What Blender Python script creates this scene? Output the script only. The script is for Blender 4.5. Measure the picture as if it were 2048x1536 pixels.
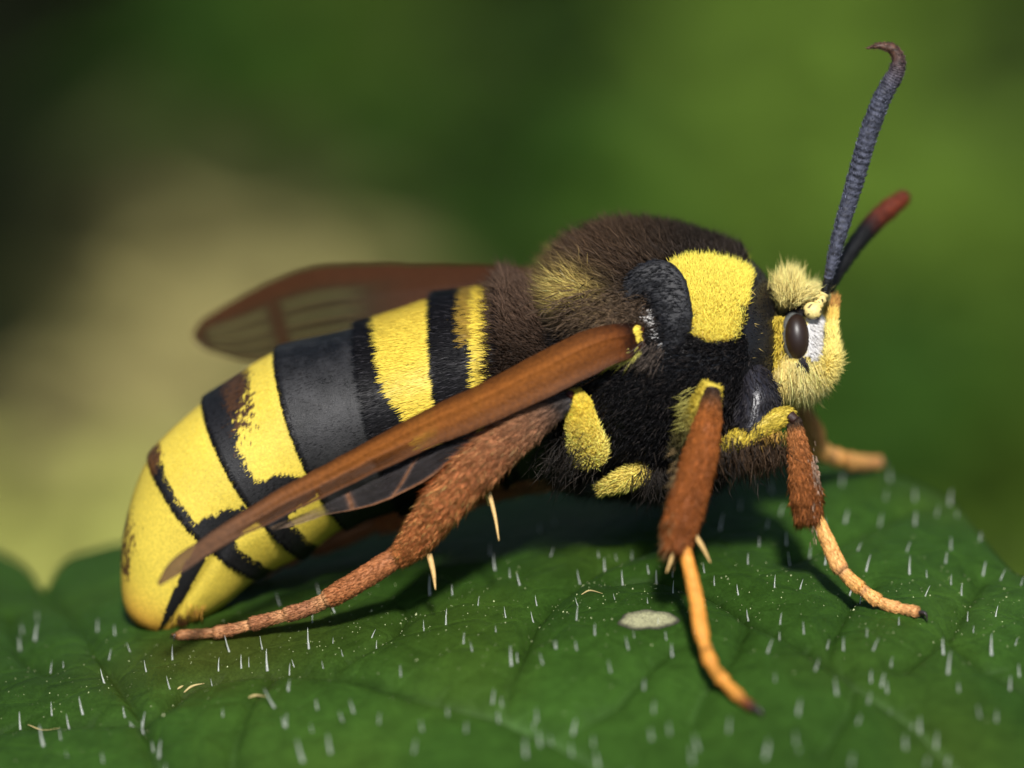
import bpy, math
import numpy as np
from mathutils import Vector, Matrix

for o in list(bpy.data.objects):
    bpy.data.objects.remove(o, do_unlink=True)
rng = np.random.default_rng(11)
R = math.radians

# ------------------------------------------------------------------ camera, sky, sun, exposure
D = 10000.0            # camera distance to the focus plane, in photo pixels
S = 2.0e-5             # metres per photo pixel at the focus plane (moth about 3 cm long)
PITCH = R(20)
RIGHT = np.array([1.0, 0, 0])
UP = np.array([0, math.sin(PITCH), math.cos(PITCH)])
BACK = np.array([0, -math.cos(PITCH), math.sin(PITCH)])

scene = bpy.context.scene
cam_d = bpy.data.cameras.new('camera')
cam = bpy.data.objects.new('camera', cam_d)
scene.collection.objects.link(cam)
cam.location = BACK * D * S
cam.rotation_euler = (math.pi / 2 - PITCH, 0, 0)
cam_d.sensor_width = 36
cam_d.lens = 36 * D / 2048
cam_d.clip_start = 0.005
cam_d.clip_end = 50
cam_d.dof.use_dof = True
cam_d.dof.focus_distance = (D + 10) * S
cam_d.dof.aperture_fstop = 18.5
scene.camera = cam

SUN_EL, SUN_AZ = R(50), R(4)          # azimuth measured from the camera's back towards the right
sun_dir = Vector((math.sin(SUN_AZ) * math.cos(SUN_EL), -math.cos(SUN_AZ) * math.cos(SUN_EL), math.sin(SUN_EL)))
sun_d = bpy.data.lights.new('sun', 'SUN')
sun_d.energy = 4.9
sun_d.angle = R(6)
sun_d.color = (1.0, 0.97, 0.93)
sun = bpy.data.objects.new('sun', sun_d)
scene.collection.objects.link(sun)
sun.rotation_euler = sun_dir.to_track_quat('Z', 'Y').to_euler()
sun.location = (0, 0, 1.0)

world = bpy.data.worlds.new('World')
scene.world = world
world.use_nodes = True
wn = world.node_tree.nodes
bg = wn['Background']
sky = wn.new('ShaderNodeTexSky')
sky.sky_type = 'NISHITA'
sky.sun_disc = False
sky.sun_elevation = SUN_EL
sky.sun_rotation = math.atan2(sun_dir.x, sun_dir.y)
world.node_tree.links.new(sky.outputs['Color'], bg.inputs['Color'])
bg.inputs['Strength'].default_value = 0.095
scene.view_settings.view_transform = 'Standard'
scene.view_settings.look = 'None'
scene.view_settings.exposure = 0.25
scene.view_settings.gamma = 1.0
scene.view_settings.use_curve_mapping = False

# ------------------------------------------------------------------ helpers
def P(q):
    """(px, py, w): photo pixel and height w (pixels) in front of the focus plane -> metres."""
    q = np.asarray(q, float).reshape(-1, 3)
    f = (D - q[:, 2]) / D
    X = (q[:, 0] - 1024) * f
    Y = (768 - q[:, 1]) * f
    return S * (X[:, None] * RIGHT + Y[:, None] * UP + q[:, 2:3] * BACK)

def norm(v):
    return v / np.maximum(np.linalg.norm(v, axis=-1, keepdims=True), 1e-9)

def cr(pts, n):
    """Catmull-Rom through pts, n samples."""
    p = np.asarray(pts, float)
    m = len(p)
    q = np.vstack([2 * p[0] - p[1], p, 2 * p[-1] - p[-2]])
    t = np.linspace(0, m - 1, n)
    i = np.minimum(t.astype(int), m - 2)
    f = (t - i)[:, None]
    a, b, c, d = q[i], q[i + 1], q[i + 2], q[i + 3]
    return 0.5 * ((2 * b) + (-a + c) * f + (2 * a - 5 * b + 4 * c - d) * f ** 2 + (-a + 3 * b - 3 * c + d) * f ** 3)

def h3(ix, iy, iz):
    n = (ix.astype(np.int64) * 374761393 + iy.astype(np.int64) * 668265263 + iz.astype(np.int64) * 2147483647) & 0xffffffff
    n = ((n ^ (n >> 13)) * 1274126177) & 0xffffffff
    n = (n ^ (n >> 16)) & 0xffffffff
    return n / 4294967295.0

def noise(p, s):
    """value noise in -1..1 of points p at wavelength s"""
    p = np.asarray(p, float).reshape(-1, 3) / s
    i = np.floor(p)
    f = p - i
    f = f * f * (3 - 2 * f)
    out = 0
    for dx in (0, 1):
        for dy in (0, 1):
            for dz in (0, 1):
                w = (f[:, 0] if dx else 1 - f[:, 0]) * (f[:, 1] if dy else 1 - f[:, 1]) * (f[:, 2] if dz else 1 - f[:, 2])
                out = out + w * h3(i[:, 0] + dx, i[:, 1] + dy, i[:, 2] + dz)
    return out * 2 - 1

def in_poly(x, y, poly):
    poly = np.asarray(poly, float)
    ins = np.zeros(len(x), bool)
    j = len(poly) - 1
    for i in range(len(poly)):
        xi, yi = poly[i]
        xj, yj = poly[j]
        c = ((yi > y) != (yj > y)) & (x < (xj - xi) * (y - yi) / (yj - yi + 1e-12) + xi)
        ins ^= c
        j = i
    return ins

def sst(a, b, x):
    t = np.clip((x - a) / (b - a), 0, 1)
    return t * t * (3 - 2 * t)

class Geo:
    """collects vertices, faces (3 or 4 corners) and vertex colours in photo-pixel space"""
    def __init__(self):
        self.v, self.f3, self.f4, self.c, self.n = [], [], [], [], 0
    def add(self, v, f3=None, f4=None, c=(0.5, 0.5, 0.5)):
        v = np.asarray(v, float).reshape(-1, 3)
        c = np.asarray(c, float)
        if c.ndim == 1:
            c = np.tile(c, (len(v), 1))
        if c.shape[1] == 3:
            c = np.hstack([c, np.ones((len(c), 1))])
        if f3 is not None and len(f3):
            self.f3.append(np.asarray(f3, int) + self.n)
        if f4 is not None and len(f4):
            self.f4.append(np.asarray(f4, int) + self.n)
        self.v.append(v)
        self.c.append(c)
        self.n += len(v)
        return self
    def build(self, name, mat, parent=None, smooth=True, world=False, kind=None):
        v = np.vstack(self.v)
        c = np.vstack(self.c)
        pos = v if world else P(v)
        if parent is not None:
            pos = pos - ORIG[parent.name]
        f3 = np.vstack(self.f3) if self.f3 else np.zeros((0, 3), int)
        f4 = np.vstack(self.f4) if self.f4 else np.zeros((0, 4), int)
        me = bpy.data.meshes.new(name)
        me.vertices.add(len(pos))
        me.vertices.foreach_set('co', pos.astype(np.float32).ravel())
        me.loops.add(f3.size + f4.size)
        me.loops.foreach_set('vertex_index', np.concatenate([f3.ravel(), f4.ravel()]).astype(np.int32))
        me.polygons.add(len(f3) + len(f4))
        ls = np.concatenate([np.arange(len(f3)) * 3, f3.size + np.arange(len(f4)) * 4])
        me.polygons.foreach_set('loop_start', ls.astype(np.int32))
        me.polygons.foreach_set('use_smooth', np.full(len(ls), smooth))
        me.update(calc_edges=True)
        at = me.color_attributes.new('Col', 'FLOAT_COLOR', 'POINT')
        at.data.foreach_set('color', c.astype(np.float32).ravel())
        me.materials.append(mat)
        o = bpy.data.objects.new(name, me)
        scene.collection.objects.link(o)
        if parent is not None:
            o.parent = parent
            ORIG[o.name] = ORIG[parent.name]
        else:
            ORIG[o.name] = np.zeros(3)
        if kind:
            o['kind'] = kind
        return o

ORIG = {}

def empty(name, q, label=None, cat=None):
    o = bpy.data.objects.new(name, None)
    scene.collection.objects.link(o)
    p = P([q])[0]
    o.location = p
    o.empty_display_size = 0.002
    ORIG[o.name] = p
    if label:
        o['label'] = label
        o['category'] = cat
    return o

def quads(nk, na, wrap):
    k = np.arange(nk - 1)[:, None]
    a = np.arange(na if wrap else na - 1)[None, :]
    b = (a + 1) % na
    return np.stack([k * na + a + 0 * b, k * na + b, (k + 1) * na + b, (k + 1) * na + a], -1).reshape(-1, 4)

def fan(ring, centre, flip=False):
    n = len(ring)
    j = np.arange(n)
    f = np.stack([ring[j], ring[(j + 1) % n], np.full(n, centre)], -1)
    return f[:, ::-1] if flip else f

def grid_normals(G, wrap, inside=None):
    dk = np.gradient(G, axis=0)
    if wrap:
        da = np.roll(G, -1, 1) - np.roll(G, 1, 1)
    else:
        da = np.gradient(G, axis=1)
    n = norm(np.cross(dk, da))
    if inside is not None:
        s = np.sign(np.sum(n * (G - inside), -1, keepdims=True))
        n = n * np.where(s == 0, 1, s)
    return n, norm(dk)

def sample_grid(G, wrap, N, centre=None, weight=None):
    """N random points on the surface grid: positions, outward normals, tangents along axis 0, (k, a) fractions"""
    nk, na = G.shape[:2]
    Nn, Tk = grid_normals(G, wrap, centre)
    A1 = np.roll(G, -1, 1) if wrap else G
    nb = na if wrap else na - 1
    e1 = G[1:, :nb] - G[:-1, :nb]
    e2 = (A1[:-1, :nb] if wrap else G[:-1, 1:]) - G[:-1, :nb]
    area = np.linalg.norm(np.cross(e1, e2), axis=-1)
    if weight is not None:
        area = area * weight[:nk - 1, :nb]
    cum = np.cumsum(area.ravel())
    idx = np.searchsorted(cum, rng.random(N) * cum[-1])
    idx = np.minimum(idx, area.size - 1)
    ik, ia = idx // nb, idx % nb
    fk, fa = rng.random(N), rng.random(N)
    ib = (ia + 1) % na
    def L(M):
        return ((M[ik, ia] * (1 - fk)[:, None] + M[ik + 1, ia] * fk[:, None]) * (1 - fa)[:, None]
                + (M[ik, ib] * (1 - fk)[:, None] + M[ik + 1, ib] * fk[:, None]) * fa[:, None])
    return L(G), norm(L(Nn)), norm(L(Tk)), ik + fk, ia + fa

def strands(geo, root, dirs, nrm, length, width, col, bend=None, sides=3, tipcol=1.0, sag=0.25):
    """tapered hairs; sides = 3: three-sided cones with a bend, sides = 2: flat lying scales"""
    N = len(root)
    dirs = norm(dirs)
    length = np.broadcast_to(np.asarray(length, float), (N,))[:, None]
    width = np.broadcast_to(np.asarray(width, float), (N,))[:, None]
    if bend is None:
        bend = rng.normal(0, 0.18, (N, 3))
    mid = root + dirs * length * 0.55 + bend * length * sag
    tip = root + dirs * length + bend * length
    col = np.asarray(col, float)
    if sides == 2:
        sd = norm(np.cross(dirs, nrm))
        v = np.stack([root - sd * width * 0.5, root + sd * width * 0.5, mid + sd * width * 0.5, mid - sd * width * 0.5, tip], 1)
        b = (np.arange(N) * 5)[:, None]
        geo.add(v.reshape(-1, 3), f3=(b + [[3, 2, 4]]).reshape(-1, 3), f4=(b + [[0, 1, 2, 3]]).reshape(-1, 4),
                c=np.repeat(col, 5, 0))
    else:
        a = norm(np.cross(dirs, nrm + rng.normal(0, 0.3, (N, 3))))
        b2 = np.cross(dirs, a)
        vs = []
        for base, wd in ((root, 0.5), (mid, 0.42)):
            for j in range(3):
                an = 2 * math.pi * j / 3
                vs.append(base + (a * math.cos(an) + b2 * math.sin(an)) * width * wd)
        vs.append(tip)
        v = np.stack(vs, 1)
        b = (np.arange(N) * 7)[:, None]
        f4 = np.concatenate([b + [[j, (j + 1) % 3, 3 + (j + 1) % 3, 3 + j]] for j in range(3)])
        f3 = np.concatenate([b + [[3 + j, 3 + (j + 1) % 3, 6]] for j in range(3)])
        cc = np.repeat(col[:, None, :], 7, 1)
        cc[:, 6] = np.clip(cc[:, 6] * tipcol, 0, 1)
        geo.add(v.reshape(-1, 3), f3=f3, f4=f4, c=cc.reshape(-1, col.shape[1]))

def tube_grid(path, rad, n, na=20, flat=None, side=(0, 0, 1), rough=0.0):
    """surface grid round a path; flat = radius factor across 'side'"""
    p = cr(path, n)
    r = np.interp(np.linspace(0, 1, n), np.linspace(0, 1, len(rad)), rad) if not callable(rad) else rad(np.linspace(0, 1, n))
    t = norm(np.gradient(p, axis=0))
    sd = np.asarray(side, float)
    e2 = norm(sd - t * (t @ sd)[:, None])
    e1 = norm(np.cross(e2, t))
    a = np.linspace(0, 2 * math.pi, na, endpoint=False)
    fl = 1.0 if flat is None else flat
    G = p[:, None] + r[:, None, None] * (e1[:, None] * np.cos(a)[None, :, None] + fl * e2[:, None] * np.sin(a)[None, :, None])
    return G, p

def add_grid(geo, G, col, wrap=True, cap=True):
    nk, na = G.shape[:2]
    col = np.asarray(col, float)
    if col.ndim == 1:
        col = np.tile(col, (nk * na, 1))
    else:
        col = col.reshape(nk * na, -1)
    v = G.reshape(-1, 3)
    f3 = []
    if wrap and cap:
        v = np.vstack([v, G[0].mean(0), G[-1].mean(0)])
        col = np.vstack([col, col[:1], col[-1:]])
        r0, r1 = np.arange(na), (nk - 1) * na + np.arange(na)
        f3 = np.vstack([fan(r0, nk * na, True), fan(r1, nk * na + 1)])
    geo.add(v, f3=f3 if len(f3) else None, f4=quads(nk, na, wrap), c=col)

def ell_grid(c, r, rot=0.0, n=28, na=36, yaw=0.0):
    """ellipsoid grid, poles along picture-vertical, rolled by rot in the picture plane"""
    th = np.linspace(0.02, math.pi - 0.02, n)
    a = np.linspace(0, 2 * math.pi, na, endpoint=False)
    x = np.sin(th)[:, None] * np.cos(a)[None] * r[0]
    y = np.cos(th)[:, None] * np.ones(na)[None] * -r[1]
    z = np.sin(th)[:, None] * np.sin(a)[None] * r[2]
    x, z = x * math.cos(yaw) + z * math.sin(yaw), -x * math.sin(yaw) + z * math.cos(yaw)
    xr = x * math.cos(rot) - y * math.sin(rot)
    yr = x * math.sin(rot) + y * math.cos(rot)
    return np.stack([xr + c[0], yr + c[1], z + c[2]], -1)

# the moth's mirror plane: its dorsal side leans a little towards the camera
PHI = R(9)
AXW = -200.0
MN = np.array([0.06, math.sin(PHI), math.cos(PHI)])      # across the body, towards the near side (py is down)
MN = MN / np.linalg.norm(MN)
MC = np.array([1330.0, 710.0, AXW])
def side(q):
    return (np.asarray(q) - MC) @ MN
def mirror(q):
    q = np.asarray(q, float)
    return q - 2 * side(q)[..., None] * MN
def near_equiv(q):
    s = side(q)
    return np.where((s < 0)[..., None], mirror(q), q)

# ------------------------------------------------------------------ materials
def mat(name):
    m = bpy.data.materials.new(name)
    m.use_nodes = True
    nt = m.node_tree
    return m, nt, nt.nodes['Principled BSDF'], nt.nodes['Material Output']

def attr(nt):
    a = nt.nodes.new('ShaderNodeAttribute')
    a.attribute_name = 'Col'
    return a

def objmap(nt, scale):
    tc = nt.nodes.new('ShaderNodeTexCoord')
    mp = nt.nodes.new('ShaderNodeMapping')
    mp.inputs['Scale'].default_value = (scale, scale, scale) if not isinstance(scale, tuple) else scale
    nt.links.new(tc.outputs['Object'], mp.inputs['Vector'])
    return mp.outputs['Vector']

def add_bump(nt, bs, scale, strength, dist, detail=3):
    n = nt.nodes.new('ShaderNodeTexNoise')
    n.inputs['Scale'].default_value = 1.0
    n.inputs['Detail'].default_value = detail
    nt.links.new(objmap(nt, scale), n.inputs['Vector'])
    b = nt.nodes.new('ShaderNodeBump')
    b.inputs['Strength'].default_value = strength
    b.inputs['Distance'].default_value = dist
    nt.links.new(n.outputs['Fac'], b.inputs['Height'])
    nt.links.new(b.outputs['Normal'], bs.inputs['Normal'])
    return n

def vary(nt, src, scale, lo, hi):
    n = nt.nodes.new('ShaderNodeTexNoise')
    n.inputs['Scale'].default_value = 1.0
    n.inputs['Detail'].default_value = 4
    nt.links.new(objmap(nt, scale), n.inputs['Vector'])
    r = nt.nodes.new('ShaderNodeMapRange')
    r.inputs['From Min'].default_value = 0.3
    r.inputs['From Max'].default_value = 0.7
    r.inputs['To Min'].default_value = lo
    r.inputs['To Max'].default_value = hi
    nt.links.new(n.outputs['Fac'], r.inputs['Value'])
    mx = nt.nodes.new('ShaderNodeVectorMath')
    mx.operation = 'SCALE'
    nt.links.new(src, mx.inputs[0])
    nt.links.new(r.outputs['Result'], mx.inputs['Scale'])
    return mx.outputs['Vector']

def attr_mat(name, rough, spec, bump=None, var=None, trans=0.0, coat=0.0, sheen=0.0):
    m, nt, bs, out = mat(name)
    a = attr(nt)
    c = a.outputs['Color']
    if var:
        c = vary(nt, c, *var)
    nt.links.new(c, bs.inputs['Base Color'])
    bs.inputs['Roughness'].default_value = rough
    bs.inputs['Specular IOR Level'].default_value = spec
    bs.inputs['Coat Weight'].default_value = coat
    bs.inputs['Sheen Weight'].default_value = sheen
    if bump:
        add_bump(nt, bs, *bump)
    if trans:
        t = nt.nodes.new('ShaderNodeBsdfTranslucent')
        nt.links.new(c, t.inputs['Color'])
        mx = nt.nodes.new('ShaderNodeMixShader')
        mx.inputs['Fac'].default_value = trans
        nt.links.new(bs.outputs[0], mx.inputs[1])
        nt.links.new(t.outputs[0], mx.inputs[2])
        nt.links.new(mx.outputs[0], out.inputs['Surface'])
    return m

M_skin = attr_mat('cuticle_scales', 0.5, 0.35, bump=(25000, 0.5, 0.00004), var=(9000, 0.82, 1.15))
M_gloss = attr_mat('glossy_black_cuticle', 0.32, 0.6, bump=(12000, 0.45, 0.00005))
M_scale = attr_mat('flat_scales', 0.40, 0.13, trans=0.12)
M_fur = attr_mat('fine_hair', 0.38, 0.15, trans=0.3)
M_eye = attr_mat('compound_eye', 0.38, 0.4, bump=(60000, 0.2, 0.00001))
M_ant = attr_mat('antenna_scales', 0.42, 0.35, bump=(40000, 0.6, 0.00003), var=(30000, 0.6, 1.3))

def wing_material():
    m, nt, bs, out = mat('wing_membrane')
    a = attr(nt)
    c = vary(nt, a.outputs['Color'], (6000, 6000, 6000), 0.75, 1.2)
    nt.links.new(c, bs.inputs['Base Color'])
    bs.inputs['Roughness'].default_value = 0.55
    bs.inputs['Specular IOR Level'].default_value = 0.10
    add_bump(nt, bs, (9000, 9000, 9000), 0.5, 0.00006)
    tr = nt.nodes.new('ShaderNodeBsdfTransparent')
    tr.inputs['Color'].default_value = (0.93, 0.9, 0.84, 1)
    mx = nt.nodes.new('ShaderNodeMixShader')
    nt.links.new(a.outputs['Alpha'], mx.inputs['Fac'])
    nt.links.new(tr.outputs[0], mx.inputs[1])
    nt.links.new(bs.outputs[0], mx.inputs[2])
    nt.links.new(mx.outputs[0], out.inputs['Surface'])
    return m
M_wing = wing_material()

def leaf_material():
    m, nt, bs, out = mat('hairy_leaf')
    a = attr(nt)
    c = vary(nt, a.outputs['Color'], 900, 0.82, 1.16)
    c = vary(nt, c, 2600, 0.9, 1.1)
    c = vary(nt, c, 9000, 0.8, 1.2)
    nt.links.new(c, bs.inputs['Base Color'])
    bs.inputs['Roughness'].default_value = 0.45
    bs.inputs['Specular IOR Level'].default_value = 0.06
    # fine cell relief plus a net of small veins
    v = nt.nodes.new('ShaderNodeTexVoronoi')
    v.feature = 'DISTANCE_TO_EDGE'
    v.inputs['Scale'].default_value = 1.0
    nt.links.new(objmap(nt, 520), v.inputs['Vector'])
    r = nt.nodes.new('ShaderNodeMapRange')
    r.inputs['From Max'].default_value = 0.12
    nt.links.new(v.outputs['Distance'], r.inputs['Value'])
    b1 = nt.nodes.new('ShaderNodeBump')
    b1.inputs['Strength'].default_value = 0.35
    b1.inputs['Distance'].default_value = 0.00012
    nt.links.new(r.outputs['Result'], b1.inputs['Height'])
    n = nt.nodes.new('ShaderNodeTexNoise')
    n.inputs['Scale'].default_value = 1.0
    n.inputs['Detail'].default_value = 4
    nt.links.new(objmap(nt, 16000), n.inputs['Vector'])
    b2 = nt.nodes.new('ShaderNodeBump')
    b2.inputs['Strength'].default_value = 0.6
    b2.inputs['Distance'].default_value = 0.00005
    nt.links.new(n.outputs['Fac'], b2.inputs['Height'])
    nt.links.new(b1.outputs['Normal'], b2.inputs['Normal'])
    nt.links.new(b2.outputs['Normal'], bs.inputs['Normal'])
    t = nt.nodes.new('ShaderNodeBsdfTranslucent')
    t.inputs['Color'].default_value = (0.09, 0.17, 0.008, 1)
    mx = nt.nodes.new('ShaderNodeMixShader')
    mx.inputs['Fac'].default_value = 0.12
    nt.links.new(bs.outputs[0], mx.inputs[1])
    nt.links.new(t.outputs[0], mx.inputs[2])
    nt.links.new(mx.outputs[0], out.inputs['Surface'])
    return m
M_leaf = leaf_material()

def hair_material():
    m, nt, bs, out = mat('white_leaf_hair')
    bs.inputs['Base Color'].default_value = (0.62, 0.65, 0.58, 1)
    bs.inputs['Roughness'].default_value = 0.3
    bs.inputs['Transmission Weight'].default_value = 0.6
    bs.inputs['IOR'].default_value = 1.3
    return m
M_hair = hair_material()

def spot_material():
    m, nt, bs, out = mat('dried_leaf_spot')
    a = attr(nt)
    c = vary(nt, a.outputs['Color'], 11000, 0.35, 1.35)
    nt.links.new(c, bs.inputs['Base Color'])
    bs.inputs['Roughness'].default_value = 0.8
    add_bump(nt, bs, 14000, 0.8, 0.00008)
    return m
M_spot = spot_material()

def plain_attr(name, rough, trans):
    return attr_mat(name, rough, 0.06, trans=trans)
M_under = plain_attr('undergrowth_leaves', 0.6, 0.2)

def soil_material():
    m, nt, bs, out = mat('dark_soil')
    n = nt.nodes.new('ShaderNodeTexNoise')
    n.inputs['Scale'].default_value = 30
    n.inputs['Detail'].default_value = 6
    cr_ = nt.nodes.new('ShaderNodeValToRGB')
    cr_.color_ramp.elements[0].color = (0.010, 0.008, 0.005, 1)
    cr_.color_ramp.elements[1].color = (0.03, 0.024, 0.015, 1)
    nt.links.new(n.outputs['Fac'], cr_.inputs['Fac'])
    nt.links.new(cr_.outputs['Color'], bs.inputs['Base Color'])
    bs.inputs['Roughness'].default_value = 0.95
    return m
M_soil = soil_material()

# ------------------------------------------------------------------ the ground and undergrowth far behind
GZ = -0.16
def ground_hit(px, py, z=GZ):
    d = (px - 1024) * RIGHT + (768 - py) * UP - D * BACK
    o = BACK * D * S
    t = (z - o[2]) / d[2]
    return o + d * t

n = 90
gx, gy = np.meshgrid(np.linspace(-8, 8, n), np.linspace(-4, 14, n), indexing='ij')
gz = GZ - 0.008 + 0.006 * noise(np.stack([gx.ravel(), gy.ravel(), 0 * gx.ravel()], -1), 0.5).reshape(n, n)
g = Geo()
g.add(np.stack([gx, gy, gz], -1).reshape(-1, 3), f4=quads(n, n, False), c=(0.02, 0.016, 0.01))
ground = g.build('ground', M_soil, world=True, kind='structure')

# kinds of low plants: leaf colour; the dark and dim kinds have shade painted in
KINDS = {'straw': (0.33, 0.285, 0.11), 'lime': (0.092, 0.155, 0.018), 'green': (0.029, 0.070, 0.008), 'dark': (0.009, 0.013, 0.004),
         'olive': (0.42, 0.43, 0.11), 'shaded_straw': (0.055, 0.055, 0.019), 'deep': (0.018, 0.036, 0.006), 'mid': (0.048, 0.085, 0.010)}
SPOTS = [((60, 60), 'dark'), ((60, 350), 'dark'), ((0, 560), 'dark'), ((150, 200), 'dark'), ((190, 40), 'dark'), ((-60, 760), 'dark'), ((100, 450), 'dark'), ((-100, 300), 'dark'), ((-80, 60), 'dark'),
         ((420, 60), 'green'), ((300, 120), 'green'), ((430, 200), 'green'), ((280, 340), 'shaded_straw'), ((450, 380), 'shaded_straw'), ((600, 400), 'shaded_straw'), ((170, 520), 'shaded_straw'),
         ((450, 520), 'straw'), ((260, 600), 'straw'), ((150, 760), 'straw'), ((340, 760), 'straw'), ((60, 920), 'straw'), ((60, 1060), 'olive'), ((250, 980), 'olive'), ((-80, 1050), 'olive'), ((600, 560), 'straw'),
         ((700, 250), 'green'), ((720, 60), 'mid'), ((900, 80), 'mid'), ((1000, 350), 'green'), ((850, 400), 'green'), ((1150, 250), 'green'), ((1180, 60), 'deep'), ((1160, -80), 'deep'), ((1250, 0), 'deep'), ((1120, 120), 'deep'), ((350, 470), 'shaded_straw'), ((230, 440), 'shaded_straw'), ((1080, 180), 'deep'), ((1230, 200), 'green'), ((60, 430), 'dark'), ((130, 330), 'dark'), ((1330, 300), 'mid'),
         ((1480, 200), 'lime'), ((1480, 60), 'lime'), ((1500, 420), 'lime'), ((1650, 90), 'lime'), ((1850, 250), 'lime'), ((1700, 330), 'lime'), ((1950, 480), 'lime'), ((2000, 60), 'mid'), ((2040, 250), 'mid'),
         ((1750, 620), 'green'), ((1900, 650), 'mid'), ((1750, 760), 'green'), ((1950, 780), 'green'), ((1850, 900), 'green'), ((2000, 950), 'lime'), ((1900, 1050), 'lime'), ((2100, 1000), 'lime'), ((1250, 900), 'green'), ((800, 900), 'green')]
sp = np.array([ground_hit(*s[0], z=GZ + 0.012) for s in SPOTS])
sk = [s[1] for s in SPOTS]
def undergrowth():
    N = 22000
    x = rng.uniform(-0.42, 0.42, N)
    y = rng.uniform(0.08, 1.15, N)
    hgt = rng.random(N) ** 1.5 * 0.009
    p = np.stack([x, y, GZ + 0.002 + hgt], -1)
    d = ((p[:, None, 0] - sp[None, :, 0]) ** 2 + ((p[:, None, 1] - sp[None, :, 1]) * 0.28) ** 2)
    wgt = 1 / (d + 3e-6) ** 4.5
    cum = np.cumsum(wgt / wgt.sum(1, keepdims=True), 1)
    pick = np.minimum((cum < rng.random(N)[:, None]).sum(1), len(sk) - 1)
    col = np.array([KINDS[sk[i]] for i in pick]) * rng.uniform(0.7, 1.3, (N, 1))
    L = rng.uniform(0.010, 0.024, N)[:, None]
    W = L * rng.uniform(0.35, 0.6, (N, 1))
    az = rng.uniform(0, 2 * math.pi, N)
    el = rng.normal(0.10, 0.25, N)
    t = np.stack([np.cos(az) * np.cos(el), np.sin(az) * np.cos(el), np.sin(el)], -1)
    s = norm(np.cross(t, np.array([0, 0, 1.0]) + rng.normal(0, 0.3, (N, 3))))
    up = np.cross(s, t)
    v = np.stack([p, p + t * L * 0.35 + s * W * 0.5 + up * L * 0.08, p + t * L * 0.4, p + t * L * 0.35 - s * W * 0.5 + up * L * 0.08,
                  p + t * L - up * L * 0.12], 1)
    b = (np.arange(N) * 5)[:, None]
    f3 = np.concatenate([b + [[0, 1, 2]], b + [[1, 4, 2]], b + [[0, 2, 3]], b + [[2, 4, 3]]])
    gg = Geo()
    gg.add(v.reshape(-1, 3), f3=f3, c=np.repeat(col, 5, 0))
    o = gg.build('undergrowth', M_under, world=True, smooth=False, kind='stuff')
    o['label'] = 'blurred green and straw coloured undergrowth far behind the leaf'
    o['category'] = 'undergrowth'
undergrowth()

def sky_blocker():
    """ring of leaves added out of view to block low sky light"""
    N = 9000
    a = rng.uniform(0, 2 * math.pi, N)
    r = rng.uniform(2.6, 3.4, N)
    z = GZ + rng.random(N) ** 0.8 * (1.9 + 0.4 * np.sin(a * 3))
    front = (np.abs((a + math.pi / 2 + math.pi) % (2 * math.pi) - math.pi) < 0.9)
    z = np.where(front, GZ + (z - GZ) * 0.3, z)
    p = np.stack([np.cos(a) * r, np.sin(a) * r, z], -1)
    t = norm(rng.normal(0, 1, (N, 3)))
    sd = norm(np.cross(t, rng.normal(0, 1, (N, 3))))
    L = rng.uniform(0.10, 0.22, (N, 1))
    up = np.cross(sd, t)
    v = np.stack([p, p + t * L * 0.4 + sd * L * 0.28 + up * L * 0.06, p + t * L * 0.45, p + t * L * 0.4 - sd * L * 0.28 + up * L * 0.06, p + t * L - up * L * 0.1], 1)
    b = (np.arange(N) * 5)[:, None]
    f3 = np.concatenate([b + [[0, 1, 2]], b + [[1, 4, 2]], b + [[0, 2, 3]], b + [[2, 4, 3]]])
    gg = Geo()
    gg.add(v.reshape(-1, 3), f3=f3, c=np.repeat(np.array([[0.035, 0.07, 0.012]]) * rng.uniform(0.6, 1.4, (N, 1)), 5, 0))
    o = gg.build('sky_blocker', M_under, world=True, smooth=False, kind='stuff')
    o['label'] = 'unseen ring of green leaves added to block low sky light'
    o['category'] = 'sky_blocker'
sky_blocker()

# ------------------------------------------------------------------ the leaf
Y0X = [-2500, -1200, -500, 0, 100, 300, 435, 600, 850, 1050, 1250, 1400, 1560, 1700, 1850, 2048, 2500, 3200, 4200]
Y0Y = [1700, 1560, 1470, 1412, 1393, 1356, 1330, 1297, 1252, 1222, 1200, 1193, 1190, 1196, 1210, 1240, 1330, 1480, 1720]
y0x = np.linspace(-2500, 4200, 600)
y0y = np.convolve(np.pad(np.interp(y0x, Y0X, Y0Y), 8, mode='edge'), np.ones(17) / 17, 'valid')
def y_base(u, w):
    u = np.asarray(u, float)
    w = np.asarray(w, float)
    y0 = np.interp(u, y0x, y0y)
    far = 0.25 + 0.14 * sst(1150, 1350, u)
    s1, s2, k, k2 = 0.45, 0.74, 250.0, 150.0
    bend = np.where(w < -k, -k * s1 + (w + k) * far, np.where(w > k2, k2 * s1 + (w - k2) * s2, w * s1))
    # soften the bends
    soft = np.exp(-((w + k) / 90.0) ** 2) * 4.0 + np.exp(-((w - k2) / 90.0) ** 2) * 8.0
    near = np.where(w > 700, (w - 700) * -0.35, 0)
    return y0 + bend + soft + near
def w_at(px, py):
    """leaf depth where the picture point (px, py) lies on the leaf"""
    ws = np.linspace(-1400, 1400, 1400)
    return float(np.interp(py, y_base(np.full_like(ws, px), ws), ws))

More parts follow.
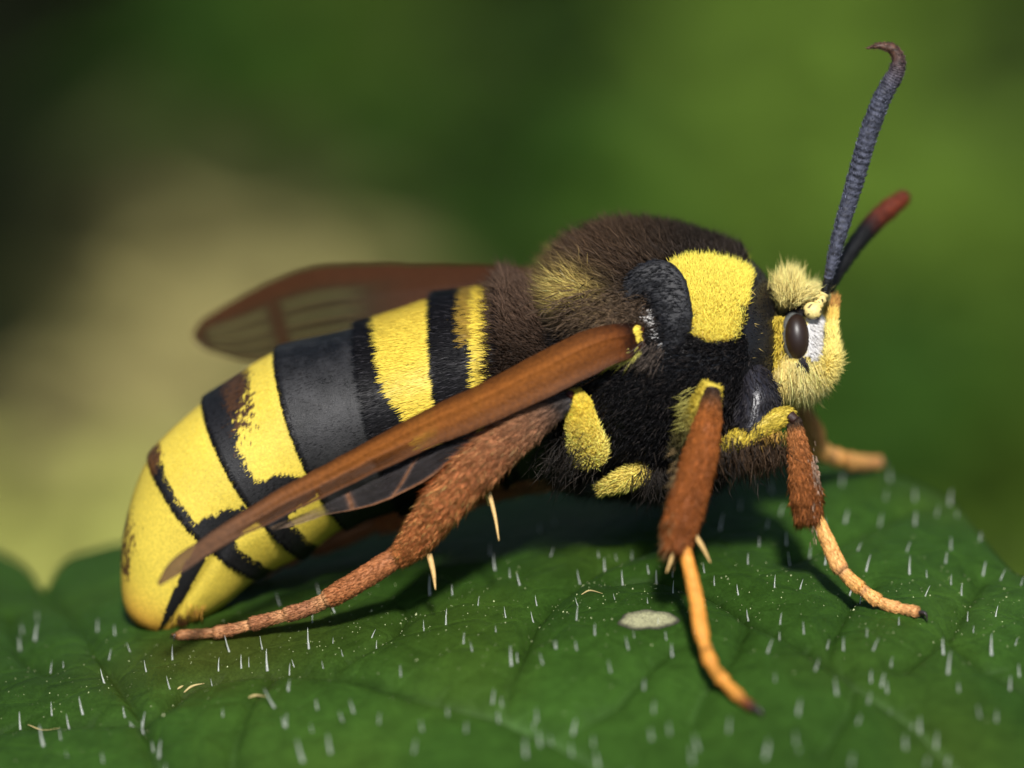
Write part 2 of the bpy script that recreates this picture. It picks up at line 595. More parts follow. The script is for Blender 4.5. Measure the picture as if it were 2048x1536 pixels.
VEINS = [  # polylines in the photograph, width class
    ([(-60, 1452), (60, 1441), (170, 1437), (285, 1430), (330, 1405), (370, 1365), (440, 1345), (560, 1330), (660, 1340), (790, 1368), (900, 1392), (1005, 1415), (1110, 1455), (1190, 1502), (1260, 1560)], 1.0),
    ([(285, 1430), (305, 1470), (330, 1530), (350, 1580)], 0.9),
    ([(1005, 1412), (1015, 1360), (1045, 1300), (1070, 1235), (1110, 1190), (1190, 1135), (1290, 1095)], 0.55),
    ([(1380, 1165), (1440, 1185), (1500, 1222), (1570, 1256), (1640, 1293), (1710, 1345), (1780, 1395), (1840, 1440), (1900, 1505), (1960, 1580)], 1.0),
    ([(1655, 1300), (1665, 1255), (1700, 1195), (1740, 1160)], 0.5),
    ([(1800, 1330), (1850, 1290), (1893, 1268), (1925, 1205), (1960, 1150)], 0.5),
    ([(1893, 1268), (1960, 1320), (2048, 1368), (2150, 1420)], 0.7),
    ([(1120, 1460), (1180, 1425), (1230, 1400), (1290, 1330), (1340, 1290)], 0.45),
    ([(660, 1340), (720, 1300), (790, 1260), (820, 1205)], 0.45),
    ([(1380, 1165), (1300, 1150), (1230, 1160)], 0.4),
    ([(1500, 1222), (1470, 1290), (1400, 1380), (1380, 1430)], 0.45),
    ([(1570, 1120), (1640, 1090), (1720, 1060), (1800, 1020)], 0.4),
    ([(100, 1340), (40, 1300), (20, 1230)], 0.4),
    ([(90, 1175), (150, 1230), (200, 1300), (285, 1430)], 0.5),
    ([(1710, 1345), (1690, 1420), (1640, 1500)], 0.4),
    ([(560, 1330), (500, 1400), (470, 1480), (460, 1560)], 0.45),
]
vein_uw = []
for pts, k in VEINS:
    vein_uw.append((np.array([(x, w_at(x, y)) for x, y in pts]), k))
# veins going on outside the picture
for x0 in (-700, -1300, 2500, 3000):
    vein_uw.append((np.array([(x0, -420 + 0.0), (x0 + 120, 0), (x0 + 330, 420), (x0 + 500, 900)]), 0.9))
def groove(u, w):
    """depth of the sunken veins and the quilting between them, in pixels upward"""
    u = u.ravel()
    w = w.ravel()
    wob = noise(np.stack([u, w, 0 * u], -1), 60) * 3
    best = np.full(len(u), 1e9)
    dep = np.zeros(len(u))
    core = np.zeros(len(u))
    for pts, k in vein_uw:
        dmin = np.full(len(u), 1e9)
        for a, b in zip(pts[:-1], pts[1:]):
            ab = b - a
            t = np.clip(((u - a[0]) * ab[0] + (w - a[1]) * ab[1]) / (ab @ ab), 0, 1)
            dd = np.hypot(u - a[0] - t * ab[0], (w - a[1] - t * ab[1]) * 1.1)
            dmin = np.minimum(dmin, dd)
        dmin = np.abs(dmin + wob * np.minimum(dmin / 20, 1))
        dep = np.maximum(dep, k * np.exp(-(dmin / (13 * k + 6)) ** 1.3))
        core = np.maximum(core, k * np.exp(-(dmin / (7 * k + 3)) ** 2))
        best = np.minimum(best, dmin / k ** 0.5)
    q = 1 - np.exp(-best / 75.0)
    return -26 * dep + 24 * q, core
def y_leaf(u, w):
    sh = np.shape(u)
    gd, core = groove(np.asarray(u, float), np.asarray(w, float))
    uf, wf = np.ravel(u).astype(float), np.ravel(w).astype(float)
    pts = np.stack([uf, wf, 0 * uf], -1)
    bumps = 7 * noise(pts + 77, 260) + 1.2 * noise(pts, 62)
    return (y_base(uf, wf) - gd - bumps + 12).reshape(sh), core.reshape(sh)

def w_full(px, py):
    """depth at which the finished blade (veins and all) shows at (px, py)"""
    px, py = np.atleast_1d(np.asarray(px, float)), np.atleast_1d(np.asarray(py, float))
    ws = np.linspace(-1000, 700, 340)
    Y = y_leaf(np.repeat(px[:, None], len(ws), 1), np.repeat(ws[None], len(px), 0))[0]
    Y = np.maximum.accumulate(Y, 1) + np.arange(len(ws))[None] * 1e-6
    return np.array([np.interp(py[i], Y[i], ws) for i in range(len(px))])

EDGE = [(-2450, 300), (-2100, -250), (-1500, -700), (-1000, -900), (-500, -1050), (-200, -900), (-90, -1080), (0, -1040), (50, -900), (88, -690), (118, -860), (150, -930), (235, -965), (320, -930), (370, -780),
        (410, -900), (520, -960), (640, -940), (690, -800), (740, -920), (860, -940), (980, -900), (1030, -760), (1080, -860), (1200, -850), (1330, -800), (1390, -700), (1440, -760), (1560, -760),
        (1660, -690), (1765, -650), (1850, -600), (1905, -540), (1950, -420), (1990, -320), (2030, -240), (2070, -225), (2110, -300), (2200, -340), (2350, -280), (2420, -150), (2600, -180), (3000, -60), (3500, 200), (4100, 700)]
EX = np.array([e[0] for e in EDGE], float)
EW = np.array([e[1] for e in EDGE], float)
us = np.concatenate([np.linspace(-2440, -130, 50, endpoint=False), np.linspace(-130, 2180, 400, endpoint=False), np.linspace(2180, 4090, 46)])
ws_t = np.concatenate([np.linspace(0, 0.64, 270, endpoint=False), np.linspace(0.64, 1, 45)])
wfar = np.interp(us, EX, EW)
k5 = np.array([1, 2, 3, 2, 1.0]) / 9
wfar = np.convolve(np.pad(wfar, 2, mode='edge'), k5, 'valid')
wnear = np.interp(us, [-2450, -1800, -800, 300, 1500, 2600, 3500, 4100], [320, 700, 1180, 1400, 1400, 1200, 950, 720])
LW = wfar[:, None] + (wnear - wfar)[:, None] * ws_t[None]
LU = np.repeat(us[:, None], len(ws_t), 1)
LY, LC = y_leaf(LU, LW)
LEAF = np.stack([LU, LY, LW], -1)
# drooping margin
rim = np.exp(-(LW - wfar[:, None]) / 40.0)
LEAF[..., 1] += rim * 22
pl = np.stack([LU.ravel(), LW.ravel(), 0 * LU.ravel()], -1)
v1 = noise(pl, 330)[:, None]
lc = np.array([0.028, 0.068, 0.0095])[None] * (1 + 0.22 * v1) + np.array([0.009, 0.006, 0.0])[None] * np.clip(noise(pl + 500, 240)[:, None], 0, 1)
vc = LC.ravel()[:, None]
nr_ = sst(180, 320, LW.ravel())[:, None]
lc = lc * (1 - 0.45 * vc * (1 - nr_)) + nr_ * vc ** 1.5 * np.array([0.032, 0.048, 0.024])  # groove shade painted into the veins; the nearest veins tinted pale
# olive-brown stain by the tail
st = np.exp(-(((pl[:, 0] - 430) / 230) ** 2 + ((pl[:, 1] + 60) / 130) ** 2))[:, None]
lc = lc * (1 - 0.55 * st) + np.array([0.045, 0.042, 0.008]) * 0.55 * st
leaf_root = (900.0, float(y_leaf(np.array([900.0]), np.array([-100.0]))[0][0]), -100.0)
leaf = empty('leaf', leaf_root, 'large dark green leaf with white bristles and sunken veins under the moth', 'leaf')
g = Geo()
nk, na = LU.shape
g.add(LEAF.reshape(-1, 3), f4=quads(nk, na, False), c=lc)
low = LEAF[::5, ::5].copy()
low[-1], low[:, -1] = LEAF[-1, ::5], LEAF[::5, -1]
deep = LEAF[..., 1].copy()
for sh_ in range(1, 6):
    for ax in (0, 1):
        deep = np.maximum(deep, np.maximum(np.roll(deep, 1, ax), np.roll(deep, -1, ax)))
low[..., 1] = deep[::5, ::5] + 14
low[:, 0, 1] = LEAF[::5, 0, 1] + 14
g.add(low.reshape(-1, 3), f4=quads(low.shape[0], low.shape[1], False), c=(0.06, 0.12, 0.03))
e0, e1 = LEAF[:, 0], LEAF[:, 0] + [0, 14, -3]
g.add(np.stack([e0, e1], 1).reshape(-1, 3), f4=quads(nk, 2, False), c=(0.05, 0.10, 0.02))
g.build('blade', M_leaf, leaf)

# white bristles: bases read off the photograph, their depth from the leaf they stand on
HB = [(41,1458),(104,1430),(139,1458),(166,1428),(209,1366),(293,1343),(340,1377),(437,1341),(426,1377),(250,1434),(285,1452),(218,1319),(261,1303),(345,1319),(101,1346),(127,1335),(483,1336),(498,1333),(535,1341),(579,1349),(589,1333),(576,1382),(549,1414),(446,1433),(570,1453),(525,1298),(459,1303),(87,1491),(122,1479),(136,1514),(207,1525),(264,1465),
(618,1297),(666,1287),(743,1275),(753,1300),(848,1261),(892,1249),(956,1211),(1012,1235),(927,1287),(945,1302),(992,1264),(1067,1244),(1074,1211),(1113,1297),(1156,1211),(1153,1240),(1190,1270),(1154,1300),(1086,1328),(1023,1331),(1035,1324),(647,1336),(686,1312),(577,1382),(572,1454),(635,1418),(625,1464),(686,1442),(708,1425),(758,1447),(802,1352),(896,1432),(845,1461),(932,1464),(985,1406),(1004,1413),(828,1505),(661,1505),(606,1522),(1074,1442),(1146,1468),(1081,1492),(1052,1512),(1187,1492),
(1160,1167),(1211,1151),(1246,1173),(1230,1199),(1296,1207),(1314,1172),(1346,1186),(1345,1154),(1298,1147),(1429,1170),(1409,1145),(1477,1189),(1496,1128),(1518,1093),(1573,1090),(1581,1134),(1549,1175),(1600,1178),(1650,1129),(1619,1116),(1497,1241),(1560,1248),(1560,1289),(1608,1267),(1654,1297),(1687,1300),(1535,1305),(1630,1341),(1551,1363),(1269,1275),(1257,1298),(1333,1279),(1345,1313),(1388,1268),(1408,1320),(1222,1344),(1288,1379),(1307,1425),(1340,1468),(1304,1479),(1457,1464),(1592,1488),(1597,1430),(1530,1517),(1397,1499),(1385,1525),(1674,1389),(1317,1252),(1111,1297),(1198,1115),(1234,1120),(1264,1118),(1101,1113),
(1533,1057),(1543,985),(1684,970),(1771,999),(1900,1008),(1914,1032),(1873,1032),(1759,1051),(1690,1045),(1715,1101),(1732,1142),(1813,1103),(1819,1148),(1854,1155),(1891,1126),(1902,1099),(1966,1150),(1902,1169),(1923,1190),(2001,1159),(2042,1169),(1850,1192),(1798,1250),(1935,1242),(1991,1233),(1947,1265),(2030,1291),(1983,1310),(1887,1308),(1896,1347),(2039,1352),(2020,1380),(1918,1383),(1782,1333),(1763,1372),(1775,1385),(1742,1364),(1672,1389),(1736,1407),(1746,1300),(1734,1273),(1699,1190),(1720,1207),(1595,1426),(1715,1447),(1993,1443),(1960,1434),(1811,1497),(1703,1530),(1852,1530),(1531,1513),(1597,1505),
(45,1265),(70,1280),(40,1300),(75,1240),(195,1262),(230,1270),(670,1225),(625,1245),(640,1190),(560,1210),(860,1190),(905,1190),(990,1140),(1020,1155),(1040,1170),(1080,1065),(1110,1050),(980,1110),(1440,1060),(1480,1020),(1395,1080),(1560,1030),(1430,990),(1400,960),(1620,1000),(1650,1060),(1780,960),(1830,1000),(1960,1080),(1830,1050)]
HBa = np.array(HB, float)
hair_uw = list(zip(HBa[:, 0], w_full(HBa[:, 0], HBa[:, 1])))
# rows of bristles on the two big veins near the viewer, and some outside the picture
for pts, k in (vein_uw[0], vein_uw[1], vein_uw[3]):
    path = cr(pts[-4:], 7)
    for q in path:
        hair_uw.append((q[0] + rng.normal(0, 8), q[1] + rng.normal(0, 8)))
hair_uw = np.array(hair_uw)
N = 420
ru = np.where(rng.random(N) < 0.5, rng.uniform(-1200, -30, N), rng.uniform(2080, 3000, N))
rw = rng.uniform(-400, 900, N)
ok = rw > np.interp(ru, EX, EW) + 60
nu2 = rng.uniform(0, 2048, 150)
nw2 = rng.uniform(620, 1250, 150)
extra = np.vstack([np.stack([ru, rw], -1)[ok], np.stack([nu2, nw2], -1)])

def bristle_mesh():
    gg = Geo()
    t = np.array([0, 0.12, 0.5, 0.85, 1.0])
    r = np.array([2.7, 2.4, 1.6, 0.85, 0.2])
    a = np.linspace(0, 2 * math.pi, 6, endpoint=False)
    c = np.stack([t * 0 + 2.0 * t ** 2 * 1.5, t * 33, 0 * t], -1)
    G = c[:, None] + r[:, None, None] * np.stack([np.cos(a), 0 * a, np.sin(a)], -1)[None]
    v = (G[..., 0].reshape(-1, 1) * RIGHT + G[..., 1].reshape(-1, 1) * UP + G[..., 2].reshape(-1, 1) * BACK) * S
    gg.add(v, f4=quads(5, 6, True), c=(0.8, 0.8, 0.8))
    return gg
tmpl = bristle_mesh().build('leaf_hair', M_hair, None, world=True)
me_h = tmpl.data
first = True
yh = y_leaf(hair_uw[:, 0], hair_uw[:, 1])[0]
for i, (u, w) in enumerate(hair_uw):
    o = tmpl if first else tmpl.copy()
    if not first:
        scene.collection.objects.link(o)
    first = False
    p = P([(u, yh[i] + 2, w)])[0]
    o.parent = leaf
    o.location = p - ORIG['leaf']
    sc = float(np.clip(rng.lognormal(-0.22, 0.24), 0.45, 1.4))
    lean = np.clip(rng.normal(0.24 if u < 700 else (0.12 if u < 1500 else -0.05), 0.17), -0.5, 0.75)
    # lean to the left in the picture, and back
    o.rotation_euler = (rng.normal(-0.12, 0.15), -lean, 0)
    o.scale = (sc * rng.uniform(0.8, 1.1),) * 2 + (sc,)
g = Geo()
ye = y_leaf(extra[:, 0], extra[:, 1])[0]
root = np.stack([extra[:, 0], ye + 2, extra[:, 1]], -1)
dr = np.tile([-0.1, -1.0, 0.1], (len(root), 1)) + rng.normal(0, 0.13, (len(root), 3))
strands(g, root, dr, np.tile([0.0, 0, 1], (len(root), 1)), rng.uniform(24, 42, len(root)), 6.0, np.tile([0.8, 0.8, 0.8], (len(root), 1)))
g.build('outer_leaf_hairs', M_hair, leaf, kind='stuff')

# pale specks on the blade: dust, and small glints put in as colour
N = 1000
su = rng.uniform(-50, 2090, N)
sw = rng.normal(0, 130, N)
sy = y_leaf(su, sw)[0]
sr = rng.lognormal(0.0, 0.45, N) * 0.8
tet = np.array([[1, 0.5, 0.3], [-1, 0.5, 0.3], [0, 0.5, -1.0], [0, -1.1, 0.1]])
g = Geo()
v = np.stack([su, sy - 0.3, sw], -1)[:, None] + tet[None] * sr[:, None, None]
b = (np.arange(N) * 4)[:, None]
g.add(v.reshape(-1, 3), f3=np.concatenate([b + [[0, 1, 3]], b + [[1, 2, 3]], b + [[2, 0, 3]]]), c=np.repeat(np.array([[0.45, 0.48, 0.25]]) * rng.uniform(0.4, 1.3, (N, 1)), 4, 0))
g.build('dust_glint_specks', M_scale, leaf, smooth=False, kind='stuff')

# pale dried spot
t = np.linspace(0, 2 * math.pi, 48, endpoint=False)
wc_s = float(w_full(1294, 1241)[0])
rr = np.linspace(0.02, 1, 12)
outl = 1 + 0.08 * np.sin(3 * t + 1) + 0.05 * np.sin(7 * t) + 0.12 * np.cos(2 * t)
uu = 1294 + 54 * rr[:, None] * outl[None] * np.cos(t)[None]
ww = wc_s + 38 * rr[:, None] * outl[None] * np.sin(t)[None]
yy = y_leaf(uu, ww)[0] - 3.5 + 2.0 * sst(0.9, 1.0, rr)[:, None]
cc = np.array([0.36, 0.35, 0.19])[None, None] * (1 - 0.92 * sst(0.72, 0.98, rr)[:, None, None]) * (1 - 0.45 * sst(0.0, -1.0, np.sin(t))[None, :, None] * sst(0.3, 0.8, rr)[:, None, None])
g = Geo()
add_grid(g, np.stack([uu, yy, ww], -1), cc.reshape(-1, 3), wrap=True, cap=False)
g.build('dried_spot', M_spot, leaf)['label'] = 'pale dried oval spot on the green blade'

# tiny shed hairs lying on the leaf
SHED = [([(1163, 1192), (1180, 1184), (1205, 1190)], 'thin straw coloured shed hair beside the pale leaf spot', 0.8),
        ([(368, 1388), (380, 1378), (392, 1373), (409, 1370)], 'forked tan shed hair lying below the tail of the moth', 1.3),
        ([(498, 1398), (512, 1394), (532, 1396)], 'short thick tan shed hair on the leaf below the hind foot', 1.6),
        ([(55, 1452), (85, 1463), (120, 1459)], 'long curved tan shed hair along the sunken vein', 0.7),
        ([(355, 1381), (362, 1377), (367, 1374)], 'very short tan shed crumb beside the forked shed hair', 1.2)]
for pts, lab, wd in SHED:
    q3 = []
    for x, y in pts:
        w = float(w_full(x, y)[0])
        q3.append((x, float(y_leaf(np.array([float(x)]), np.array([w]))[0][0]) - 3, w))
    c0 = q3[0]
    G, _ = tube_grid(q3, [1.0 * wd, 2.2 * wd, 1.6 * wd, 0.4], 14, 6)
    g = Geo()
    add_grid(g, G, (0.5, 0.40, 0.17))
    par = g.build('shed_hair', M_scale)
    # put the object's origin at the hair itself
    off = P([c0])[0]
    par.data.transform(Matrix.Translation(Vector(-off)))
    par.location = off
    par['label'] = lab
    par['category'] = 'shed hair'
    par['group'] = 'shed hairs on the leaf'

# ------------------------------------------------------------------ the moth
YEL = np.array([0.70, 0.53, 0.066])
PALE = np.array([0.92, 0.74, 0.17])
BLK = np.array([0.0075, 0.007, 0.0075])
BRN = np.array([0.052, 0.029, 0.015])
RUST = np.array([0.40, 0.15, 0.055])
ORG = np.array([0.72, 0.31, 0.05])
moth = empty('moth', (1000, 1180, -200), 'furry black and yellow banded clearwing moth standing on the leaf', 'moth')

# --- abdomen: rings at the front edges of the segments
#      T (dorsal outline)   B (ventral outline)  bulge  centre w  half width
RINGS = [((1150, 590), (1150, 955), 5, -200, 185),
         ((1003, 568), (1015, 965), 14, -204, 190),
         ((872, 590), (930, 988), 22, -208, 196),
         ((718, 648), (810, 1022), 24, -214, 196),
         ((553, 698), (695, 1056), 34, -222, 188),
         ((408, 797), (606, 1114), 38, -230, 168),
         ((300, 912), (520, 1153), 40, -236, 140),
         ((250, 1050), (455, 1205), 36, -240, 112),
         ((243, 1175), (398, 1240), 24, -240, 80),
         ((262, 1238), (352, 1262), 10, -240, 48),
         ((305, 1262), (338, 1267), 2, -240, 16)]
rg = np.array([[*r[0], *r[1], *r[2:]] for r in RINGS], float)
NKA, NAA = 420, 200
rk = cr(rg, NKA)
kk = np.linspace(0, len(RINGS) - 1, NKA)
al = np.linspace(0, 2 * math.pi, NAA, endpoint=False)
ALD = R(18)     # dorsal line, tilted towards the viewer
Tq, Bq = rk[:, :2], rk[:, 2:4]
Cq = (Tq + Bq) / 2
Eq = (Tq - Bq) / 2
seg = np.floor(kk)
fr = kk - seg
# hem of each segment stands a little proud of the next one
step = np.where((kk > 0.9) & (kk < 6.0), 0.055 * fr ** 2.5 - 0.018, 0.0)
prof = 1 + np.convolve(np.pad(step, 1, mode='edge'), [0.15, 0.7, 0.15], 'valid')
axd = norm(np.gradient(Cq, axis=0))
sh = (0.5 * np.sin(al) + 0.5 * np.sin(al) ** 2)
AB = np.zeros((NKA, NAA, 3))
AB[..., :2] = Cq[:, None] + prof[:, None, None] * Eq[:, None] * np.cos(al)[None, :, None] + axd[:, None] * (rk[:, 4][:, None] * sh[None])[..., None]
AB[..., 2] = rk[:, 5][:, None] + prof[:, None] * rk[:, 6][:, None] * np.sin(al)[None]
# the pleural fold: a shallow crease low on each side
am = np.abs((al - ALD + math.pi) % (2 * math.pi) - math.pi)          # angle from the dorsal line, 0..pi
crease = np.exp(-((am - R(98)) / 0.09) ** 2)
AB += (np.stack([Cq[:, 0], Cq[:, 1], rk[:, 5]], -1)[:, None] - AB) * (0.045 * crease[None] * sst(1.5, 2.5, kk)[:, None])[..., None]

def abdomen_colour(k, am, q):
    """k: ring number, am: angle from the dorsal line (rad), q: position for noise"""
    n1 = noise(q, 24) * 0.6 + noise(q, 9) * 0.4
    n2 = noise(q + 300, 60)
    s = np.floor(k)
    f = k - s
    a = np.degrees(am)
    N = len(k)
    col = np.tile(BLK, (N, 1))
    yel = np.zeros(N)
    dors = a < 112 + 4 * n2
    sd = 0.05 * n1
    nf = np.clip(noise(q + 50, 7) * 0.8 + noise(q + 20, 3) * 0.5, -1, 1)
    e1 = 0.36 - 0.06 * sst(30, 60, a)
    e2 = 0.72 - 0.30 * sst(48, 86, a)
    e4 = 0.42 + 0.33 * sst(10, 50, a)
    e5 = 0.80 + 0.06 * sst(20, 60, a)
    yel = np.where((s == 1) & (f + sd < e1) & dors, 1, yel)
    yel = np.where((s == 2) & (f + sd < e2) & (a < 100), 1, yel)
    yel = np.where((s == 4) & (f + 1.6 * sd + 0.10 * np.clip(nf, 0, 1) < e4) & (a < 92 - 26 * f + 5 * n1), 1, yel)
    yel = np.where((s == 5) & (f + sd < e5) & (a < 86 - 18 * f + 5 * n1), 1, yel)
    yel = np.where((k >= 6) & (a < 80 + 6 * sst(7.6, 8.6, k) + 3 * n1), 1, yel)
    # belly plates
    yel = np.where((s == 4) & (a > 106 + 5 * n1) & (f + 1.4 * sd < 0.62), 1, yel)
    yel = np.where((s == 5) & (a > 98 + 5 * n1) & (f + 1.4 * sd < 0.62), 1, yel)
    yel = np.where((k >= 6.02) & (a > 93 + 3 * n1), 1, yel)
    yc = YEL[None] * (1 + 0.10 * n2[:, None]) * np.array([1, 1, 1])
    yc = np.where(((k > 6.6) & (n2 > -2))[:, None], yc * (1 - 0.3 * sst(7.2, 8.8, k))[:, None] ** np.array([0.3, 1.4, 1.2]), yc)
    col = np.where((yel > 0)[:, None], yc, col)
    # worn grey segment
    gr = (s == 3) & (f > 0.02) & (f < 0.93 + sd) & (a < 116 + 3 * n1)
    g2 = np.clip(0.014 + 0.014 * n1 + 0.012 * n2, 0.005, 0.045)
    col = np.where(gr[:, None], g2[:, None] * np.array([1, 0.96, 0.97]), col)
    # brown dusting between yellow and black on the back
    def dust(pr, c):
        m = (nf * 0.5 + 0.5 < pr)[:, None]
        return np.where(m, np.asarray(c) * (1 + 0.3 * n1[:, None]), col)
    col = dust((s == 4) * sst(64, 30, a) * sst(0.22, 0.45, f) * sst(0.85, 0.6, f) * 0.66, (0.060, 0.026, 0.010))
    col = dust((s == 1) * sst(60, 35, a) * sst(0.22, 0.36, f) * sst(0.62, 0.46, f) * 0.8, (0.30, 0.19, 0.03))
    col = dust((k > 6) * sst(6.5, 7.0, k) * sst(8.0, 7.5, k) * sst(44, 8, a) * 0.62, (0.10, 0.045, 0.012))
    col = dust((s == 5) * sst(0.66, 0.8, f) * sst(30, 10, a) * 0.7, (0.11, 0.045, 0.012))
    # the orange-brown tip
    tp = sst(8.2, 9.2, k)[:, None]
    col = col * (1 - tp * 0.8) + np.array([0.30, 0.12, 0.02]) * tp * 0.8 * (col.sum(1, keepdims=True) > 0.1)
    return col
kg = np.repeat(kk[:, None], NAA, 1).ravel()
ag = np.repeat(am[None], NKA, 0).ravel()
abc = abdomen_colour(kg, ag, AB.reshape(-1, 3))
g = Geo()
add_grid(g, AB, abc * 0.9)
abdomen = g.build('abdomen', M_skin, moth)
cen = np.repeat(np.stack([Cq[:, 0], Cq[:, 1], rk[:, 5]], -1)[:, None], NAA, 1)
def k_of(ik):
    return ik / (NKA - 1) * (len(RINGS) - 1)
# scales and short hair
N = 190000
wgt = np.ones((NKA, NAA)) * (0.35 + 0.65 * (np.sin(al) > -0.45))[None] * (kk > 0.7)[:, None]
pos, nr, tk, ik, ia = sample_grid(AB, True, N, cen, wgt)
ks = k_of(ik)
ams = np.abs((ia / NAA * 2 * math.pi - ALD + math.pi) % (2 * math.pi) - math.pi)
cs = abdomen_colour(ks, ams, pos)
isy = cs[:, 0] > 0.4
front = (ks < 3)
dirs = tk * 1.0 + nr * np.where(front, 0.13, 0.055)[:, None] + rng.normal(0, 0.05, (N, 3))
ln = np.where(front, rng.uniform(15, 30, N), rng.uniform(7, 15, N)) * np.where(ks > 6, 0.7, 1)
cs = cs * rng.uniform(0.94, 1.06, (N, 1))
cs = np.where((~isy & (rng.random(N) < 0.06))[:, None], cs + np.array([0.03, 0.028, 0.03]), cs)
g = Geo()
strands(g, pos - nr * 1.0, dirs, nr, ln, np.where(isy, 1.7, 1.7), np.clip(cs, 0, 1), bend=rng.normal(0, 0.06, (N, 3)), sides=2)
def tail_fringe(c, spread, N, dr, ln, colr):
    p = np.array(c)[None] + rng.normal(0, 1, (N, 3)) * np.array(spread)[None]
    strands(g, p, np.tile(np.asarray(dr, float), (N, 1)) + rng.normal(0, 0.16, (N, 3)), np.tile([0.1, 0.2, 1.0], (N, 1)), rng.uniform(0.5, 1.1, N) * ln, 1.9,
            np.clip(np.tile(colr, (N, 1)) * rng.lognormal(0, 0.3, (N, 1)), 0, 1))
tail_fringe((392, 1214, -185), (9, 6, 16), 160, (-0.1, 0.9, 0.1), 24, (0.42, 0.22, 0.035))
tail_fringe((362, 1232, -185), (7, 6, 14), 140, (-0.25, 0.85, 0.1), 20, (0.08, 0.035, 0.010))
g.build('scales', M_scale, abdomen, kind='stuff')
# brown tuft at the front of the abdomen
N = 11000
wgt = ((kk > 0.15) & (kk < 1.02))[:, None] * (np.degrees(am) < 95)[None] * 1.0
pos, nr, tk, ik, ia = sample_grid(AB, True, N, cen, wgt)
c = np.array([0.085, 0.052, 0.034])[None] * rng.uniform(0.35, 1.5, (N, 1))
k1 = k_of(ik)
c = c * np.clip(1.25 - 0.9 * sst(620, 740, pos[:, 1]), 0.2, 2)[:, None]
g = Geo()
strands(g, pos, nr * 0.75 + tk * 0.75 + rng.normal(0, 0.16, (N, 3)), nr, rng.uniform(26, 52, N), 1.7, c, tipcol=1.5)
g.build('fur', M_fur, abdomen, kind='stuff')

# --- thorax
TR = [((1075, 640), (1100, 890), -200, 140), ((1102, 575), (1125, 935), -200, 200), ((1152, 510), (1180, 955), -200, 232), ((1230, 466), (1260, 965), -200, 248),
      ((1340, 461), (1350, 968), -198, 250), ((1430, 484), (1430, 945), -196, 236), ((1495, 516), (1490, 905), -194, 206), ((1536, 560), (1526, 850), -190, 166),
      ((1556, 612), (1548, 790), -186, 112), ((1563, 670), (1560, 730), -184, 40)]
tr = np.array([[*r[0], *r[1], *r[2:]] for r in TR], float)
NKT, NAT = 200, 200
tk_ = cr(tr, NKT)
a2 = np.linspace(0, 2 * math.pi, NAT, endpoint=False)
Ct = (tk_[:, :2] + tk_[:, 2:4]) / 2
Et = (tk_[:, :2] - tk_[:, 2:4]) / 2
TH = np.zeros((NKT, NAT, 3))
TH[..., :2] = Ct[:, None] + Et[:, None] * np.cos(a2)[None, :, None]
TH[..., 2] = tk_[:, 4][:, None] + tk_[:, 5][:, None] * np.sin(a2)[None]
YP = [(1336, 527), (1378, 513), (1432, 517), (1478, 530), (1503, 548), (1497, 605), (1484, 655), (1474, 684), (1425, 688), (1388, 672), (1374, 635), (1366, 585), (1352, 552)]
def thorax_colour(q):
    ne = near_equiv(q)
    n1 = noise(q, 16) * 4 + noise(q, 42) * 5
    x, y = ne[:, 0] + n1, ne[:, 1] + n1 * 0.7
    n2 = noise(q + 90, 70)
    N = len(x)
    col = np.tile(BLK * 1.3, (N, 1))
    top = sst(640, 520, y)
    rear = sst(1400, 1190, x)
    cb = BRN[None] * (0.14 + 0.95 * rear[:, None]) + np.array([0.012, 0.010, 0.008])
    col = col * (1 - top[:, None]) + cb * top[:, None]
    gb = np.exp(-(((x - 1215) / 75) ** 2 + ((y - 635) / 34) ** 2))[:, None]
    col = col * (1 - gb) + np.array([0.16, 0.105, 0.062]) * gb
    ry = np.clip(1.5 * np.exp(-(((x - 1160) / 46) ** 2 + ((y - 592) / 36) ** 2)), 0, 1)[:, None]
    col = col * (1 - ry) + np.array([0.46, 0.34, 0.10]) * ry
    ins = in_poly(x, y, YP)
    col = np.where(ins[:, None], np.array([0.90, 0.70, 0.11])[None] * (1 + 0.06 * n2[:, None]), col)
    return col, ins, ry[:, 0]
tc_, _, _ = thorax_colour(TH.reshape(-1, 3))
g = Geo()
add_grid(g, TH, tc_ * 0.8)
thorax = g.build('thorax', M_gloss, moth)
cent = np.repeat(np.stack([Ct[:, 0], Ct[:, 1], tk_[:, 4]], -1)[:, None], NAT, 1)
N = 125000
ne = near_equiv(TH.reshape(-1, 3))
wgt = np.ones((NKT, NAT)) * (0.4 + 0.6 * (np.sin(a2) > -0.5))[None] * (1 + 1.3 * in_poly(ne[:, 0], ne[:, 1], YP)).reshape(NKT, NAT)
pos, nr, tg, ik, ia = sample_grid(TH, True, N, cent, wgt)
tail = -tg
ne = near_equiv(pos)
x, y = ne[:, 0], ne[:, 1]
col, ins, ry = thorax_colour(pos)
dens = np.ones(N)
smooth_zone = (~ins) & (x > 1492 + 10 * noise(pos, 30)) & (y < 760)
dens = np.where(smooth_zone, 0.12, dens)
dens = np.where((~ins) & (y > 700), 0.62, dens)
teg = in_poly(x, y, [(1262, 560), (1310, 530), (1350, 545), (1372, 620), (1376, 690), (1330, 700), (1290, 640)])
dens = np.where(teg & ~ins, 0.25, dens)
keep = rng.random(N) < dens
pos, nr, tail, x, y, col, ins, ry = (v[keep] for v in (pos, nr, tail, x, y, col, ins, ry))
smz = smooth_zone[keep]
N = len(pos)
ln = 26 + 26 * sst(1420, 1160, x) * sst(700, 560, y)
ln = np.where(ins, rng.uniform(13, 23, N), ln * rng.uniform(0.7, 1.25, N))
ln = np.where(smz, 10, ln)
ln = np.where(y > 930, ln * 1.7, ln)
lie = np.where(ins, 0.35, np.where(x < 1180, 0.3, 0.7))
lie = np.where(smz, 2.0, lie)
down = np.tile([0.0, 1, 0], (N, 1))
